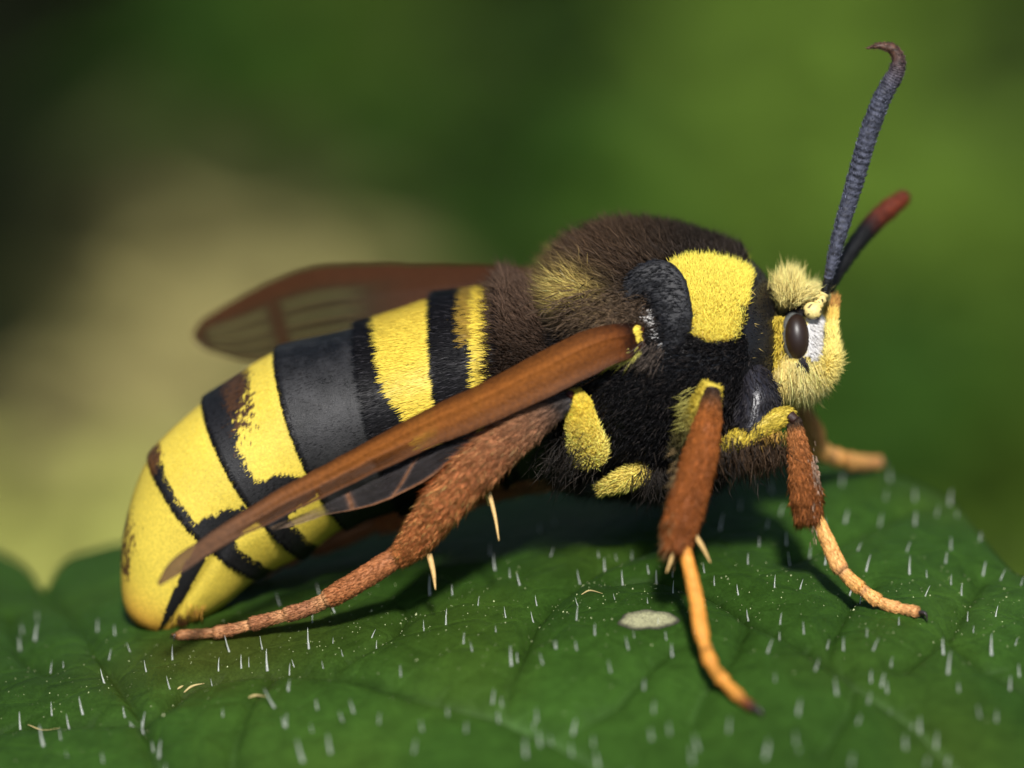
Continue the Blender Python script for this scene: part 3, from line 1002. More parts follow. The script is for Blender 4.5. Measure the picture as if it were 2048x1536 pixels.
dirs = nr * 0.75 + tail * lie[:, None] + down * (0.45 * sst(690, 800, y))[:, None] + rng.normal(0, 0.20, (N, 3))
dirs = np.where(ins[:, None], nr * 0.6 + np.array([0.1, -0.25, 0.0]) + tail * 0.3 + rng.normal(0, 0.2, (N, 3)), dirs)
jit = np.where(ins, rng.uniform(0.85, 1.1, N), rng.lognormal(0, 0.5, N))
col = col * jit[:, None]
pale_hair = (~ins) & (rng.random(N) < 0.10) & (y > 500)  # a few hairs picked at random to be paler
col = np.where(pale_hair[:, None], col + np.array([0.05, 0.04, 0.035]), col)
g = Geo()
strands(g, pos - nr * 1.5, dirs, nr, ln, np.where(ins, 1.5, 1.5), np.clip(col, 0, 1), tipcol=1.45, bend=rng.normal(0, 0.16, (N, 3)))
# pale fringe below the wing base, straggling yellow hairs on the collar
def tuft(gg, c, spread, N, dr, jitter, ln, wd, colr, cj=0.15, tip=1.1):
    p = np.array(c)[None] + rng.normal(0, 1, (N, 3)) * np.array(spread)[None]
    d = np.tile(np.asarray(dr, float), (N, 1)) + rng.normal(0, jitter, (N, 3))
    strands(gg, p, d, np.tile([0.1, 0.2, 1.0], (N, 1)), rng.uniform(0.6, 1.1, N) * ln, wd,
            np.clip(np.tile(colr, (N, 1)) * rng.normal(1, cj, (N, 1)), 0, 1), tipcol=tip)
tuft(g, (1262, 702, 62), (14, 6, 6), 120, (-0.5, 0.7, 0.1), 0.18, 38, 2.4, (0.72, 0.66, 0.16))
tuft(g, (1240, 715, 66), (10, 5, 6), 60, (-0.9, 0.5, 0.1), 0.12, 36, 2.4, (0.72, 0.66, 0.16))
tuft(g, (1300, 705, 55), (16, 12, 6), 220, (-0.5, 0.75, 0.2), 0.2, 50, 2.0, (0.13, 0.10, 0.08), 0.4)
tuft(g, (1500, 668, -20), (10, 22, 8), 26, (0.6, 0.3, 0.5), 0.3, 26, 2.0, (0.6, 0.45, 0.15))
tuft(g, (1225, 622, 20), (46, 20, 8), 1500, (-0.85, 0.35, 0.35), 0.16, 58, 2.1, (0.15, 0.10, 0.062), 0.35)
# long dark hairs under the breast
tuft(g, (1140, 905, 0), (30, 26, 30), 420, (-0.5, 0.7, 0.2), 0.35, 52, 1.9, (0.03, 0.024, 0.02), 0.5, 1.6)
tuft(g, (1325, 952, -60), (28, 14, 50), 600, (0.0, 0.9, 0.2), 0.35, 56, 1.9, (0.03, 0.024, 0.02), 0.5, 1.6)
tuft(g, (1440, 900, 0), (34, 30, 40), 600, (0.1, 0.8, 0.3), 0.35, 44, 1.9, (0.035, 0.027, 0.022), 0.5, 1.6)
g.build('fur', M_fur, thorax, kind='stuff')

# shoulder lobes (tegulae), both sides
for sgn in (1, -1):
    path = np.array([(1252, 596, 34), (1285, 566, 36), (1322, 562, 38), (1343, 600, 50), (1350, 650, 54), (1340, 705, 50)], float)
    if sgn < 0:
        path = mirror(path)
    G, cp = tube_grid(path, [10, 34, 42, 38, 34, 14], 40, 30, flat=0.32)
    n1 = noise(G.reshape(-1, 3), 14)
    g = Geo()
    G = G + (n1.reshape(G.shape[:2]) * 1.8)[..., None]
    add_grid(g, G, np.tile([0.008, 0.008, 0.010], (G.shape[0] * G.shape[1], 1)))
    N = 1500
    pos, nr, tk2, _, _ = sample_grid(G, True, N, cp[:, None])
    strands(g, pos, -tk2 * 0.3 + nr * 0.35 + np.array([-0.6, 0.2, 0]) + rng.normal(0, 0.2, (N, 3)), nr, rng.uniform(8, 16, N), 2.2,
            np.tile([0.012, 0.012, 0.014], (N, 1)) * rng.lognormal(0, 0.4, (N, 1)))
    g.build('shoulder_lobe', M_skin, thorax)

# --- head
HC = np.array([1604.0, 684, -168])
def mirror_head(q):
    q = np.asarray(q, float)
    return q - 2 * ((q - HC) @ MN)[..., None] * MN
HG = ell_grid(HC, (52, 92, 104), rot=0.05, n=60, na=72)
def head_colour(q):
    ne = near_equiv(q + (MC - HC) * 0)
    x, y = ne[:, 0], ne[:, 1]
    n1 = noise(q, 14) * 5
    col = np.tile([0.62, 0.50, 0.14], (len(x), 1))
    wf = (x + n1 > 1612) & (y + n1 > 632) & (y < 712)
    col = np.where(wf[:, None], np.array([0.66, 0.64, 0.62]), col)
    bl = (y + n1 < 636) & (x < 1622)
    col = np.where(bl[:, None], np.array([0.02, 0.018, 0.018]), col)
    gy = (x > 1632) & (y < 668) & (y > 630) & (noise(q, 22) > -0.1)
    col = np.where(gy[:, None], np.array([0.16, 0.15, 0.17]), col)
    return col
g = Geo()
add_grid(g, HG, head_colour(HG.reshape(-1, 3)))
head = g.build('head', M_skin, moth)
gf = Geo()
N = 5200
pos, nr, tk2, _, _ = sample_grid(HG, True, 26000, HC[None, None])
x, y = pos[:, 0], pos[:, 1]
# crown tuft
m = (y < 606) & (x < 1640)
p, nn = pos[m], nr[m]
d = np.stack([0.15 + 0.9 * sst(1590, 1650, p[:, 0]), -1.0 + 0.5 * sst(1600, 1650, p[:, 0]), 0.25 * np.sign(p[:, 2] + 168)], -1) + nn * 0.35 + rng.normal(0, 0.2, p.shape)
p = p + np.stack([-0 * p[:, 0], 0 * p[:, 0], 0.25 * (p[:, 2] + 168)], -1)
strands(gf, p, d, nn, rng.uniform(22, 40, len(p)), 1.4, np.clip(np.tile([0.85, 0.72, 0.26], (len(p), 1)) * rng.uniform(0.7, 1.25, (len(p), 1)), 0, 1), tipcol=1.15)
tuft(gf, (1578, 588, -125), (11, 12, 36), 2800, (0.14, -1.0, 0.15), 0.17, 40, 1.4, (0.88, 0.74, 0.27), 0.15)
tuft(gf, (1602, 596, -118), (12, 8, 26), 1900, (0.85, -0.40, 0.15), 0.17, 38, 1.4, (0.90, 0.77, 0.30), 0.15)
tuft(gf, (1564, 592, -130), (5, 14, 34), 1100, (-0.30, -0.85, 0.2), 0.17, 30, 1.4, (0.86, 0.72, 0.26), 0.15)
# bright ruff behind the eye
N = 3200
yy_ = rng.uniform(632, 770, N)
p = np.stack([1557 + 6 * rng.normal(0, 1, N) - 9 * np.sin((yy_ - 632) / 138 * math.pi) * 0.4, yy_, -92 + rng.normal(0, 12, N) - 30 * sst(720, 770, yy_)], -1)
p = np.vstack([p, mirror_head(p)])
d = np.tile([-0.35, 0.75, 0.5], (len(p), 1)) + rng.normal(0, 0.2, p.shape)
strands(gf, p, d, np.tile([0, 0, 1.0], (len(p), 1)), rng.uniform(12, 26, len(p)), 2.0, np.clip(np.tile([0.86, 0.66, 0.09], (len(p), 1)) * rng.uniform(0.85, 1.1, (len(p), 1)), 0, 1))
# beard fanning down and forward
m = (y > 722)
p, nn = pos[m], nr[m]
d = nn * 0.9 + np.array([0.0, 0.55, 0.1]) + rng.normal(0, 0.17, p.shape)
strands(gf, p, d, nn, rng.uniform(22, 44, len(p)) * (1 - 0.45 * sst(1615, 1645, p[:, 0])), 1.5, np.clip(np.tile([0.96, 0.82, 0.30], (len(p), 1)) * rng.uniform(0.75, 1.15, (len(p), 1)), 0, 1), tipcol=1.1)
tuft(gf, (1570, 738, -92), (12, 12, 12), 1300, (-0.06, 0.95, 0.25), 0.13, 62, 1.7, (0.90, 0.73, 0.26), 0.15)
tuft(gf, (1600, 742, -84), (14, 10, 12), 1300, (0.10, 0.95, 0.25), 0.13, 60, 1.7, (0.96, 0.82, 0.34), 0.15)
tuft(gf, (1630, 740, -90), (10, 12, 12), 1300, (0.34, 0.9, 0.2), 0.12, 40, 1.5, (0.96, 0.82, 0.32), 0.15)
# white scales on the face
N = 900
p = np.stack([rng.uniform(1618, 1652, N), rng.uniform(640, 712, N), np.zeros(N)], -1)
p[:, 2] = -168 + 104 * np.sqrt(np.clip(1 - ((p[:, 0] - 1604) / 54) ** 2 - ((p[:, 1] - 684) / 94) ** 2, 0.02, 1))
strands(gf, p, np.tile([0.45, 0.6, 0.25], (N, 1)) + rng.normal(0, 0.15, (N, 3)), np.tile([0.3, 0, 1.0], (N, 1)), rng.uniform(12, 20, N), 2.6,
        np.tile([0.72, 0.70, 0.68], (N, 1)) * rng.uniform(0.75, 1.1, (N, 1)), sides=2)
tuft(gf, (1606, 728, -66), (5, 8, 3), 90, (0.2, 0.9, 0.4), 0.2, 20, 2.4, (0.05, 0.045, 0.05))
gf.build('fur', M_fur, head, kind='stuff')
# eyes: a pale rim and a dark bulging lens
for sgn in (1, -1):
    c = np.array([1595.0, 675, -86])
    c2 = c + [-4.5, 0, -5]
    if sgn < 0:
        c, c2 = mirror_head(c), mirror_head(c2)
    G = ell_grid(c2, (29, 51, 28), rot=-0.10, n=30, na=40)
    g = Geo()
    add_grid(g, G, (0.10, 0.105, 0.10))
    rim_o = g.build('eye_rim', M_skin, head)
    G = ell_grid(c, (28, 48, 32), rot=-0.10, n=40, na=48)
    g = Geo()
    add_grid(g, G, (0.020, 0.011, 0.008))
    g.build('eye', M_eye, head)['label'] = 'dark brown bulging compound eye'
# palps rising in front of the face
for sgn in (1, -1):
    path = np.array([(1620, 768, -96), (1648, 752, -82), (1664, 712, -76), (1664, 665, -76), (1667, 628, -78), (1672, 597, -80)], float)
    if sgn < 0:
        path = mirror_head(path) + [2, 16, 0]
    G, cp = tube_grid(path, [10, 13, 13, 11, 9, 7], 40, 18)
    g = Geo()
    add_grid(g, G, np.tile([0.7, 0.52, 0.10], (G.shape[0] * G.shape[1], 1)))
    N = 3600
    pos, nr, tk2, ik, _ = sample_grid(G, True, N, cp[:, None])
    t = ik / 39
    outw = np.stack([0.4 * sst(1640, 1670, pos[:, 0]), 0 * t, 0 * t], -1)
    d = tk2 * (0.15 + 0.95 * sst(0.28, 0.5, t))[:, None] + nr * (0.6 - 0.45 * sst(0.25, 0.5, t))[:, None] + outw * (1 - sst(0.3, 0.5, t))[:, None] * 0.6 + np.array([0, 0.35, 0]) * (1 - sst(0.2, 0.4, t))[:, None] + rng.normal(0, 0.16, (N, 3))
    c = np.where((t > 0.86)[:, None], np.array([0.50, 0.26, 0.07]), np.array([0.96, 0.80, 0.24]))
    c = np.where(((t > 0.70) & (t <= 0.86))[:, None], np.array([0.86, 0.60, 0.14]), c)
    strands(g, pos, d, nr, rng.uniform(13, 24, N) * (1 - 0.4 * sst(0.4, 0.8, t)), 1.5, c * rng.uniform(0.8, 1.1, (N, 1)))
    g.build('palp', M_scale, head)
# antennae: scape, pedicel and a ringed shaft
ANT = [
    (np.array([(1648, 594, -72), (1657, 556, -66), (1679, 470, -50), (1708, 370, -34), (1736, 272, -4), (1766, 192, 20), (1791, 148, 34), (1797, 118, 42), (1783, 97, 48), (1757, 92, 52), (1733, 97, 55)], float),
     [6.5, 9.5, 14, 16.5, 18, 17.5, 15.5, 13, 10, 6, 1.5], (1625, 621, -62), (1640, 604, -68)),
    (np.array([(1652, 590, -160), (1664, 566, -176), (1690, 520, -212), (1720, 477, -258), (1752, 440, -310), (1780, 416, -350), (1806, 396, -385), (1812, 392, -395)], float),
     [7, 10, 14, 16.5, 18, 18, 14, 7], (1628, 616, -210), (1643, 602, -175))]
for path, rad, sc, pd in ANT:
    n = 460
    rr = np.interp(np.linspace(0, 1, n), np.linspace(0, 1, len(rad)), rad)
    G, cp = tube_grid(path, lambda t: np.interp(t, np.linspace(0, 1, len(rad)), rad) * (1 + 0.022 * np.cos(t * 2 * math.pi * 76 + 2.0 * np.sin(t * 23))), n, 24)
    t = np.linspace(0, 1, n)[:, None] * np.ones((1, 24))
    tf = t.ravel()
    nn = noise(G.reshape(-1, 3), 4) * 0.8 + noise(G.reshape(-1, 3), 9) * 0.7
    c1 = np.array([0.085, 0.090, 0.125])
    c1 = np.where((tf < 0.10)[:, None], np.array([0.012, 0.012, 0.014]), c1)
    r = sst(0.48, 0.80, tf)[:, None]
    if sc[2] < -150:
        c1 = np.tile([0.006, 0.006, 0.006], (len(tf), 1))
        r = (sst(0.44, 0.64, tf) * (1 - 0.6 * sst(0.80, 0.99, tf)))[:, None]
        cc = c1 * (1 - r) + np.array([0.17, 0.030, 0.010]) * r
    else:
        cc = c1 * (1 - r) + np.array([0.115, 0.055, 0.035]) * r
    cc = cc * (0.72 + 0.45 * np.cos(tf * 2 * math.pi * 76 + 1.2)[:, None] * 0.6 + 0.55 * nn[:, None])
    g = Geo()
    add_grid(g, G, np.clip(cc, 0.004, 1))
    Nh = 2600
    ph, nh, th, ih, _ = sample_grid(G, True, Nh, cp[:, None])
    hc = cc.reshape(n, 24, -1).mean(1)[np.clip(ih.astype(int), 0, n - 1)]
    strands(g, ph, th * 0.8 + nh * 0.45 + rng.normal(0, 0.15, (Nh, 3)), nh, rng.uniform(4, 8, Nh), 1.4, np.clip(hc * rng.lognormal(0, 0.5, (Nh, 1)), 0.004, 1))
    an = g.build('antenna', M_ant, moth)
    g = Geo()
    Gs = ell_grid(sc, (19, 17, 16), rot=0.5, n=18, na=24)
    n1 = noise(Gs.reshape(-1, 3), 7)
    add_grid(g, Gs, np.where((n1 > 0.38)[:, None], BLK * 2, np.array([0.80, 0.64, 0.24])))
    Gs, _ = tube_grid([np.array(sc) + [6, -4, 0], np.array(pd), path[0] + [0, -6, 0]], lambda t: 9.5 + 1.6 * np.cos(t * 19), 24, 18)
    n1 = noise(Gs.reshape(-1, 3), 7)
    add_grid(g, Gs, np.where((n1 > 0.38)[:, None], BLK * 2, np.array([0.80, 0.64, 0.24])))
    g.build('antenna_base', M_skin, an)

# --- legs
def limb(g, gh, path, rad, colf, n=60, na=22, flat=0.85, N=0, ln=12, wd=2.4, lie=0.5, cj=0.2, tipc=1.2, sides=3, dirx=(0, 0, 0)):
    G, cp = tube_grid(path, rad, n, na, flat=flat)
    t = np.repeat(np.linspace(0, 1, n)[:, None], na, 1).ravel()
    add_grid(g, G, colf(t, G.reshape(-1, 3)))
    if N:
        pos, nr, tk2, ik, _ = sample_grid(G, True, N, cp[:, None])
        ts = ik / (n - 1)
        c = colf(ts, pos) * rng.lognormal(0, cj, (N, 1))
        L = ln(ts) if callable(ln) else ln
        strands(gh, pos, tk2 * (1 - lie) + nr * lie + np.asarray(dirx)[None] + rng.normal(0, 0.13, (N, 3)), nr, L * rng.uniform(0.7, 1.2, N), wd, np.clip(c, 0, 1), tipcol=tipc, sides=sides,
                bend=rng.normal(0, 0.08, (N, 3)))
    return G

def seg_rad(rads, cuts):
    """radius along a tarsus: swells towards the end of each joint"""
    def f(t):
        b = np.interp(t, np.linspace(0, 1, len(rads)), rads)
        c = np.asarray([0] + list(cuts) + [1.0])
        i = np.clip(np.searchsorted(c, t, side='right') - 1, 0, len(c) - 2)
        u = (t - c[i]) / (c[i + 1] - c[i])
        return b * (0.80 + 0.30 * u ** 1.3 - 0.10 * sst(0.9, 1.0, u)) * np.where(t > 0.99, 0.6, 1)
    return f

def mixc(*stops):
    ts = [s[0] for s in stops]
    cs_ = np.array([s[1] for s in stops], float)
    def f(t, q):
        c = np.stack([np.interp(t, ts, cs_[:, j]) for j in range(3)], -1)
        return c * (1 + 0.14 * noise(q, 12)[:, None])
    return f

def claws(parent, p, d, col=(0.02, 0.012, 0.010), L=20, r=5):
    p, d = np.array(p, float), norm(np.array(d, float))
    for s in (-1, 1):
        g = Geo()
        q = [p, p + d * L * 0.55 + [s * 3, -2, s * 7], p + d * L * 0.8 + [s * 3, 12, s * 9]]
        G, _ = tube_grid(q, [r, r * 0.6, 0.6], 12, 8)
        add_grid(g, G, col)
        g.build('claw', M_gloss, parent)

def spur(parent, a, b, r=6.5, col=(0.62, 0.40, 0.15)):
    a, b = np.array(a, float), np.array(b, float)
    G, _ = tube_grid([a, (a + b) / 2 + [2, 0, 0], b], [r, r * 0.9, r * 0.6, 1.2], 16, 10)
    g = Geo()
    add_grid(g, G, np.array(col)[None] * (1 + 0.15 * noise(G.reshape(-1, 3), 6)[:, None]))
    g.build('spur', M_skin, parent)

def leaf_q(px, py, lift):
    """point standing 'lift' pixels above the leaf where the leaf shows at (px, py)"""
    w = float(w_full(px, py)[0])
    return (px, float(y_leaf(np.array([float(px)]), np.array([w]))[0][0]) - lift, w)

TIB = mixc((0, (0.06, 0.058, 0.06)), (0.12, (0.09, 0.07, 0.06)), (0.26, (0.34, 0.17, 0.09)), (0.6, (0.66, 0.245, 0.085)), (1, (0.66, 0.235, 0.075)))
# near hind leg
g, gh = Geo(), Geo()
fem = [(1182, 928, -20), (1176, 892, 5), (1164, 845, 36), (1156, 805, 56), (1152, 782, 60)]
limb(g, gh, fem, [22, 31, 30, 25, 12], mixc((0, PALE * 0.9), (0.3, PALE), (0.7, YEL * 1.2), (1, YEL * 1.1)), N=7500, ln=lambda t: 24 - 15 * sst(0.1, 0.6, t), lie=0.22, dirx=(0, 0.35, 0), wd=1.7, flat=0.8)
hind = g.build('hind_leg', M_skin, moth)
hind['label'] = 'hind leg with a yellow thigh'
g = Geo()
tib = [(1142, 796, 62), (1110, 815, 72), (1040, 862, 80), (960, 930, 82), (890, 1005, 74), (835, 1075, 60), (800, 1112, 50)]
limb(g, gh, tib, [14, 21, 34, 41, 39, 31, 22], TIB, n=90, N=23000, ln=lambda t: 18 + 20 * np.sin(np.clip(t, 0, 1) * math.pi), lie=0.08, wd=1.5, cj=0.42, tipc=1.9)  # hair tips lightened to paint in specular streaks
N = 1000
tp_ = cr(tib, 200)
td_ = norm(np.gradient(tp_, axis=0))
ii = rng.integers(40, 130, N)
pr_ = np.stack([td_[ii, 1], -td_[ii, 0], 0 * ii], -1)
pr_ = pr_ * np.where(pr_[:, 1:2] > 0, -1, 1)
rt = tp_[ii] + pr_ * rng.uniform(26, 38, (N, 1)) + rng.normal(0, 3, (N, 3))
strands(gh, rt, td_[ii] * 0.8 + np.array([-0.35, -0.12, 0.05]) + rng.normal(0, 0.07, (N, 3)), np.tile([0, 0, 1.0], (N, 1)), rng.uniform(26, 46, N), 1.8,
        np.tile([0.42, 0.11, 0.03], (N, 1)) * rng.lognormal(0, 0.3, (N, 1)), tipcol=1.2)
G_, _ = tube_grid([(1142, 786, 70), (1138, 795, 78)], [8, 8], 8, 12)
add_grid(g, G_, (0.05, 0.008, 0.004))
g.build('tibia', M_skin, hind)
g = Geo()
f_end = leaf_q(352, 1280, 9)
tars = [(815, 1098, 52), (760, 1135, 42), (690, 1178, 22), (620, 1215, -12), (540, 1238, -50), (450, 1262, -85), f_end]
limb(g, gh, tars, seg_rad([25, 25, 21, 16, 13.5, 12, 9], [0.42, 0.60, 0.74, 0.87]), mixc((0, RUST), (0.40, RUST * 1.1), (0.42, (0.66, 0.34, 0.15)), (0.50, (0.40, 0.17, 0.08)), (0.58, (0.44, 0.19, 0.085)), (0.60, (0.66, 0.34, 0.15)), (0.66, (0.42, 0.18, 0.08)), (0.73, (0.44, 0.19, 0.085)), (0.745, (0.66, 0.34, 0.15)), (0.80, (0.42, 0.18, 0.08)), (0.87, (0.62, 0.30, 0.13)), (1, (0.6, 0.28, 0.12))), n=140,
     N=5000, ln=9, lie=0.06, wd=1.6, cj=0.25, tipc=1.3)
g.build('tarsus', M_skin, hind)
spur(hind, (978, 985, 60), (998, 1082, 72), 5)
spur(hind, (972, 985, 40), (976, 1012, 30), 6)
spur(hind, (858, 1108, 50), (871, 1180, 58), 6.5)
gh.build('leg_hair', M_fur, hind, kind='stuff')
claws(hind, f_end, (-1, 0.1, 0), L=10, r=3)

# near middle leg
g, gh = Geo(), Geo()
limb(g, gh, [(1362, 930, 10), (1386, 865, 55), (1412, 805, 84), (1425, 768, 96)], [26, 28, 25, 19], mixc((0, BLK * 1.5), (0.35, (0.12, 0.10, 0.03)), (0.6, YEL * 0.7), (1, YEL * 0.9)), N=2200,
     ln=lambda t: 22 - 15 * t, lie=0.5, wd=1.7)
tuft(gh, (1386, 830, 66), (9, 20, 8), 300, (-0.7, 0.35, 0.2), 0.2, 34, 1.7, (0.5, 0.45, 0.12), 0.3)
mid = g.build('middle_leg', M_skin, moth)
mid['label'] = 'middle leg with a broad rusty brown shank'
g = Geo()
MT = mixc((0, (0.03, 0.02, 0.015)), (0.09, (0.12, 0.055, 0.025)), (0.22, (0.38, 0.12, 0.026)), (0.7, (0.32, 0.098, 0.023)), (1, (0.30, 0.095, 0.026)))
limb(g, gh, [(1425, 776, 108), (1420, 820, 122), (1402, 905, 142), (1380, 985, 160), (1362, 1050, 174), (1352, 1095, 184)], [12, 21, 32, 35, 34, 25], MT, n=80, N=11000, ln=lambda t: 14 + 14 * t, lie=0.10, wd=1.7, cj=0.28)
tuft(gh, (1348, 1072, 172), (12, 18, 12), 320, (-0.35, 0.85, 0.1), 0.14, 34, 2.0, (0.3, 0.17, 0.07), 0.3)
tuft(gh, (1354, 1005, 158), (5, 40, 8), 300, (-0.75, 0.6, 0.1), 0.14, 24, 1.8, (0.3, 0.2, 0.09), 0.3)
g.build('tibia', M_skin, mid)
g = Geo()
fe = leaf_q(1508, 1430, 12)
TO = mixc((0, ORG), (0.55, ORG), (0.59, ORG * 0.55), (0.62, ORG), (0.74, ORG * 0.6), (0.76, ORG * 0.95), (0.9, ORG * 0.7), (0.95, (0.2, 0.06, 0.02)), (1, (0.03, 0.015, 0.01)))
limb(g, gh, [(1366, 1082, 184), (1376, 1125, 200), (1392, 1195, 235), (1404, 1270, 275), (1424, 1330, 315), (1462, 1378, 355), fe], seg_rad([13.5, 14.5, 14.5, 14, 14, 13, 10], [0.52, 0.66, 0.78, 0.9]), TO, n=140, N=2600, ln=7, lie=0.05, wd=1.4, cj=0.18)
g.build('tarsus', M_skin, mid)
spur(mid, (1350, 1085, 190), (1333, 1146, 196), 6)
spur(mid, (1388, 1068, 175), (1421, 1126, 170), 6)
gh.build('leg_hair', M_fur, mid, kind='stuff')
claws(mid, fe, (0.75, 0.5, 0.1), L=22, r=8)

# near fore leg with its shiny coxa
g, gh = Geo(), Geo()
limb(g, gh, [(1440, 905, 10), (1480, 880, 22), (1530, 850, 26), (1570, 832, 24), (1588, 836, 22)], [18, 25, 24, 18, 11], mixc((0, YEL * 0.5), (0.2, YEL * 0.85), (1, YEL * 0.85)), N=2600, ln=10, lie=0.12, wd=1.7)
tuft(gh, (1500, 892, 18), (34, 12, 14), 1100, (0.05, 0.9, 0.15), 0.26, 60, 1.9, (0.07, 0.042, 0.024), 0.45, 1.6)
tuft(gh, (1535, 868, 24), (20, 6, 8), 300, (-0.2, 0.85, 0.2), 0.24, 26, 2.0, (0.45, 0.27, 0.06), 0.3)
fore = g.build('fore_leg', M_skin, moth)
fore['label'] = 'fore leg with a brown brush-like shank'
G, cp = tube_grid([(1500, 742, -30), (1515, 800, -2), (1502, 860, 6), (1465, 910, -6)], [30, 42, 40, 14], 40, 30)
n1 = noise(G.reshape(-1, 3) * [1, 0.35, 1], 12).reshape(G.shape[:2])
G = G + n1[..., None] * 2.2
g = Geo()
add_grid(g, G, np.tile([0.016, 0.015, 0.020], (G.shape[0] * G.shape[1], 1)))
g.build('coxa', M_gloss, fore)
pos, nr, tk2, _, _ = sample_grid(G, True, 1500, cp[:, None])
strands(gh, pos, tk2 * 0.8 + nr * 0.25 + rng.normal(0, 0.15, (1500, 3)), nr, rng.uniform(12, 24, 1500), 2.0, np.tile([0.03, 0.027, 0.03], (1500, 1)) * rng.lognormal(0, 0.5, (1500, 1)))
g = Geo()
FT = mixc((0, (0.03, 0.02, 0.015)), (0.06, (0.08, 0.05, 0.03)), (0.14, (0.48, 0.19, 0.06)), (0.5, (0.40, 0.14, 0.04)), (1, (0.32, 0.11, 0.032)))
limb(g, gh, [(1588, 836, 24), (1594, 880, 34), (1604, 940, 42), (1612, 990, 46), (1616, 1030, 48)], [12, 16, 24, 28, 23], FT, n=60, N=9000, ln=lambda t: 14 + 18 * t, lie=0.12, wd=1.6, cj=0.3)
tuft(gh, (1628, 985, 56), (5, 34, 6), 420, (0.15, 0.95, 0.0), 0.05, 17, 1.8, (0.50, 0.34, 0.24), 0.25)
G_, _ = tube_grid([(1580, 832, 30), (1592, 842, 36)], [12, 10], 8, 12)
add_grid(g, G_, (0.03, 0.012, 0.008))
g.build('tibia', M_skin, fore)
g = Geo()
fe = leaf_q(1838, 1240, 15)
TF = mixc((0, (0.86, 0.46, 0.13)), (0.38, (0.86, 0.47, 0.16)), (0.42, (0.55, 0.28, 0.12)), (0.46, (0.88, 0.48, 0.15)), (0.60, (0.84, 0.43, 0.12)), (0.63, (0.5, 0.25, 0.1)), (0.66, (0.88, 0.48, 0.15)), (1, (0.66, 0.34, 0.13)))
limb(g, gh, [(1632, 1030, 48), (1652, 1075, 50), (1680, 1135, 50), (1720, 1176, 48), (1770, 1208, 46), fe], seg_rad([14.5, 15.5, 15, 13.5, 12.5, 11], [0.42, 0.6, 0.75, 0.88]), TF, n=140, N=3200, ln=8, lie=0.05, wd=1.5, cj=0.18, tipc=1.25)
g.build('tarsus', M_skin, fore)
gh.build('leg_hair', M_fur, fore, kind='stuff')
claws(fore, fe, (0.8, 0.35, 0.15), L=20, r=6)

# far legs
g, gh = Geo(), Geo()
limb(g, gh, [(1316, 915, -120), (1278, 944, -62), (1242, 962, -48), (1200, 978, -60)], [20, 22, 19, 11], mixc((0, PALE * 0.9), (1, PALE)), N=3200, ln=15, lie=0.35, wd=1.8)
fh = g.build('hind_leg', M_skin, moth)
fh['label'] = 'hind leg half hidden behind the abdomen'
g = Geo()
fe = leaf_q(452, 1180, 12)
limb(g, gh, [(1202, 974, -80), (1115, 945, -220), (970, 955, -340), (850, 1000, -390), (760, 1034, -400)], [16, 30, 46, 40, 28], TIB, N=4500, ln=24, lie=0.3, wd=2.4, cj=0.35)
g.build('tibia', M_skin, fh)
g = Geo()
limb(g, gh, [(770, 1030, -400), (680, 1070, -395), (600, 1102, -390), (520, 1140, -380), fe], seg_rad([28, 25, 18, 15, 11], [0.42, 0.6, 0.74, 0.87]), mixc((0, RUST), (0.5, (0.40, 0.16, 0.06)), (1, (0.46, 0.2, 0.08))), n=80, N=1500, ln=10, lie=0.25, wd=2.2)
g.build('tarsus', M_skin, fh)
gh.build('leg_hair', M_fur, fh, kind='stuff')
claws(fh, fe, (-1, 0.1, 0), L=10, r=3)

g, gh = Geo(), Geo()
limb(g, gh, [(1340, 905, -300), (1350, 925, -360), (1345, 935, -410)], [30, 28, 18], mixc((0, BLK * 2), (1, YEL)), N=800, ln=16, lie=0.5)
fm = g.build('middle_leg', M_skin, moth)
fm['label'] = 'middle leg hidden behind the near middle leg'
g = Geo()
limb(g, gh, [(1345, 935, -410), (1355, 950, -450), (1368, 966, -490)], [14, 26, 22], MT, N=1500, ln=14, lie=0.3)
g.build('tibia', M_skin, fm)
g = Geo()
wl = -640.0
fe = (1392.0, float(y_leaf(np.array([1392.0]), np.array([wl]))[0][0]) - 12, wl)
limb(g, gh, [(1368, 962, -490), (1376, 962, -540), (1384, (962 + fe[1]) / 2, -590), fe], seg_rad([15, 15, 14, 11], [0.4, 0.6, 0.75, 0.88]), TO, N=600, ln=9, lie=0.2)
g.build('tarsus', M_skin, fm)
gh.build('leg_hair', M_fur, fm, kind='stuff')

g, gh = Geo(), Geo()
limb(g, gh, [(1500, 850, -310), (1545, 810, -330), (1570, 785, -340)], [26, 24, 14], mixc((0, BLK * 2), (0.4, YEL * 0.8), (1, YEL * 0.8)), N=700, ln=14, lie=0.4)
ff = g.build('fore_leg', M_skin, moth)
ff['label'] = 'fore leg reaching to the edge of the leaf'
g = Geo()
limb(g, gh, [(1574, 780, -340), (1602, 825, -365), (1624, 870, -395), (1634, 895, -410)], [13, 20, 23, 18], mixc((0, (0.55, 0.28, 0.10)), (1, (0.75, 0.42, 0.15))), N=1500, ln=11, lie=0.25)
g.build('tibia', M_skin, ff)
g = Geo()
wl = float(np.interp(1758, EX, EW)) + 38
fe = (1758.0, float(y_leaf(np.array([1758.0]), np.array([wl]))[0][0]) - 12, wl)
limb(g, gh, [(1628, 882, -405), (1642, 902, -430), (1670, 914, -480), (1712, 924, -540), fe], seg_rad([17, 18, 17, 15, 12], [0.36, 0.56, 0.72, 0.87]), TF, n=90, N=1200, ln=9, lie=0.2)
g.build('tarsus', M_skin, ff)
gh.build('leg_hair', M_fur, ff, kind='stuff')
claws(ff, fe, (0.9, 0.2, 0.1), L=14, r=5)

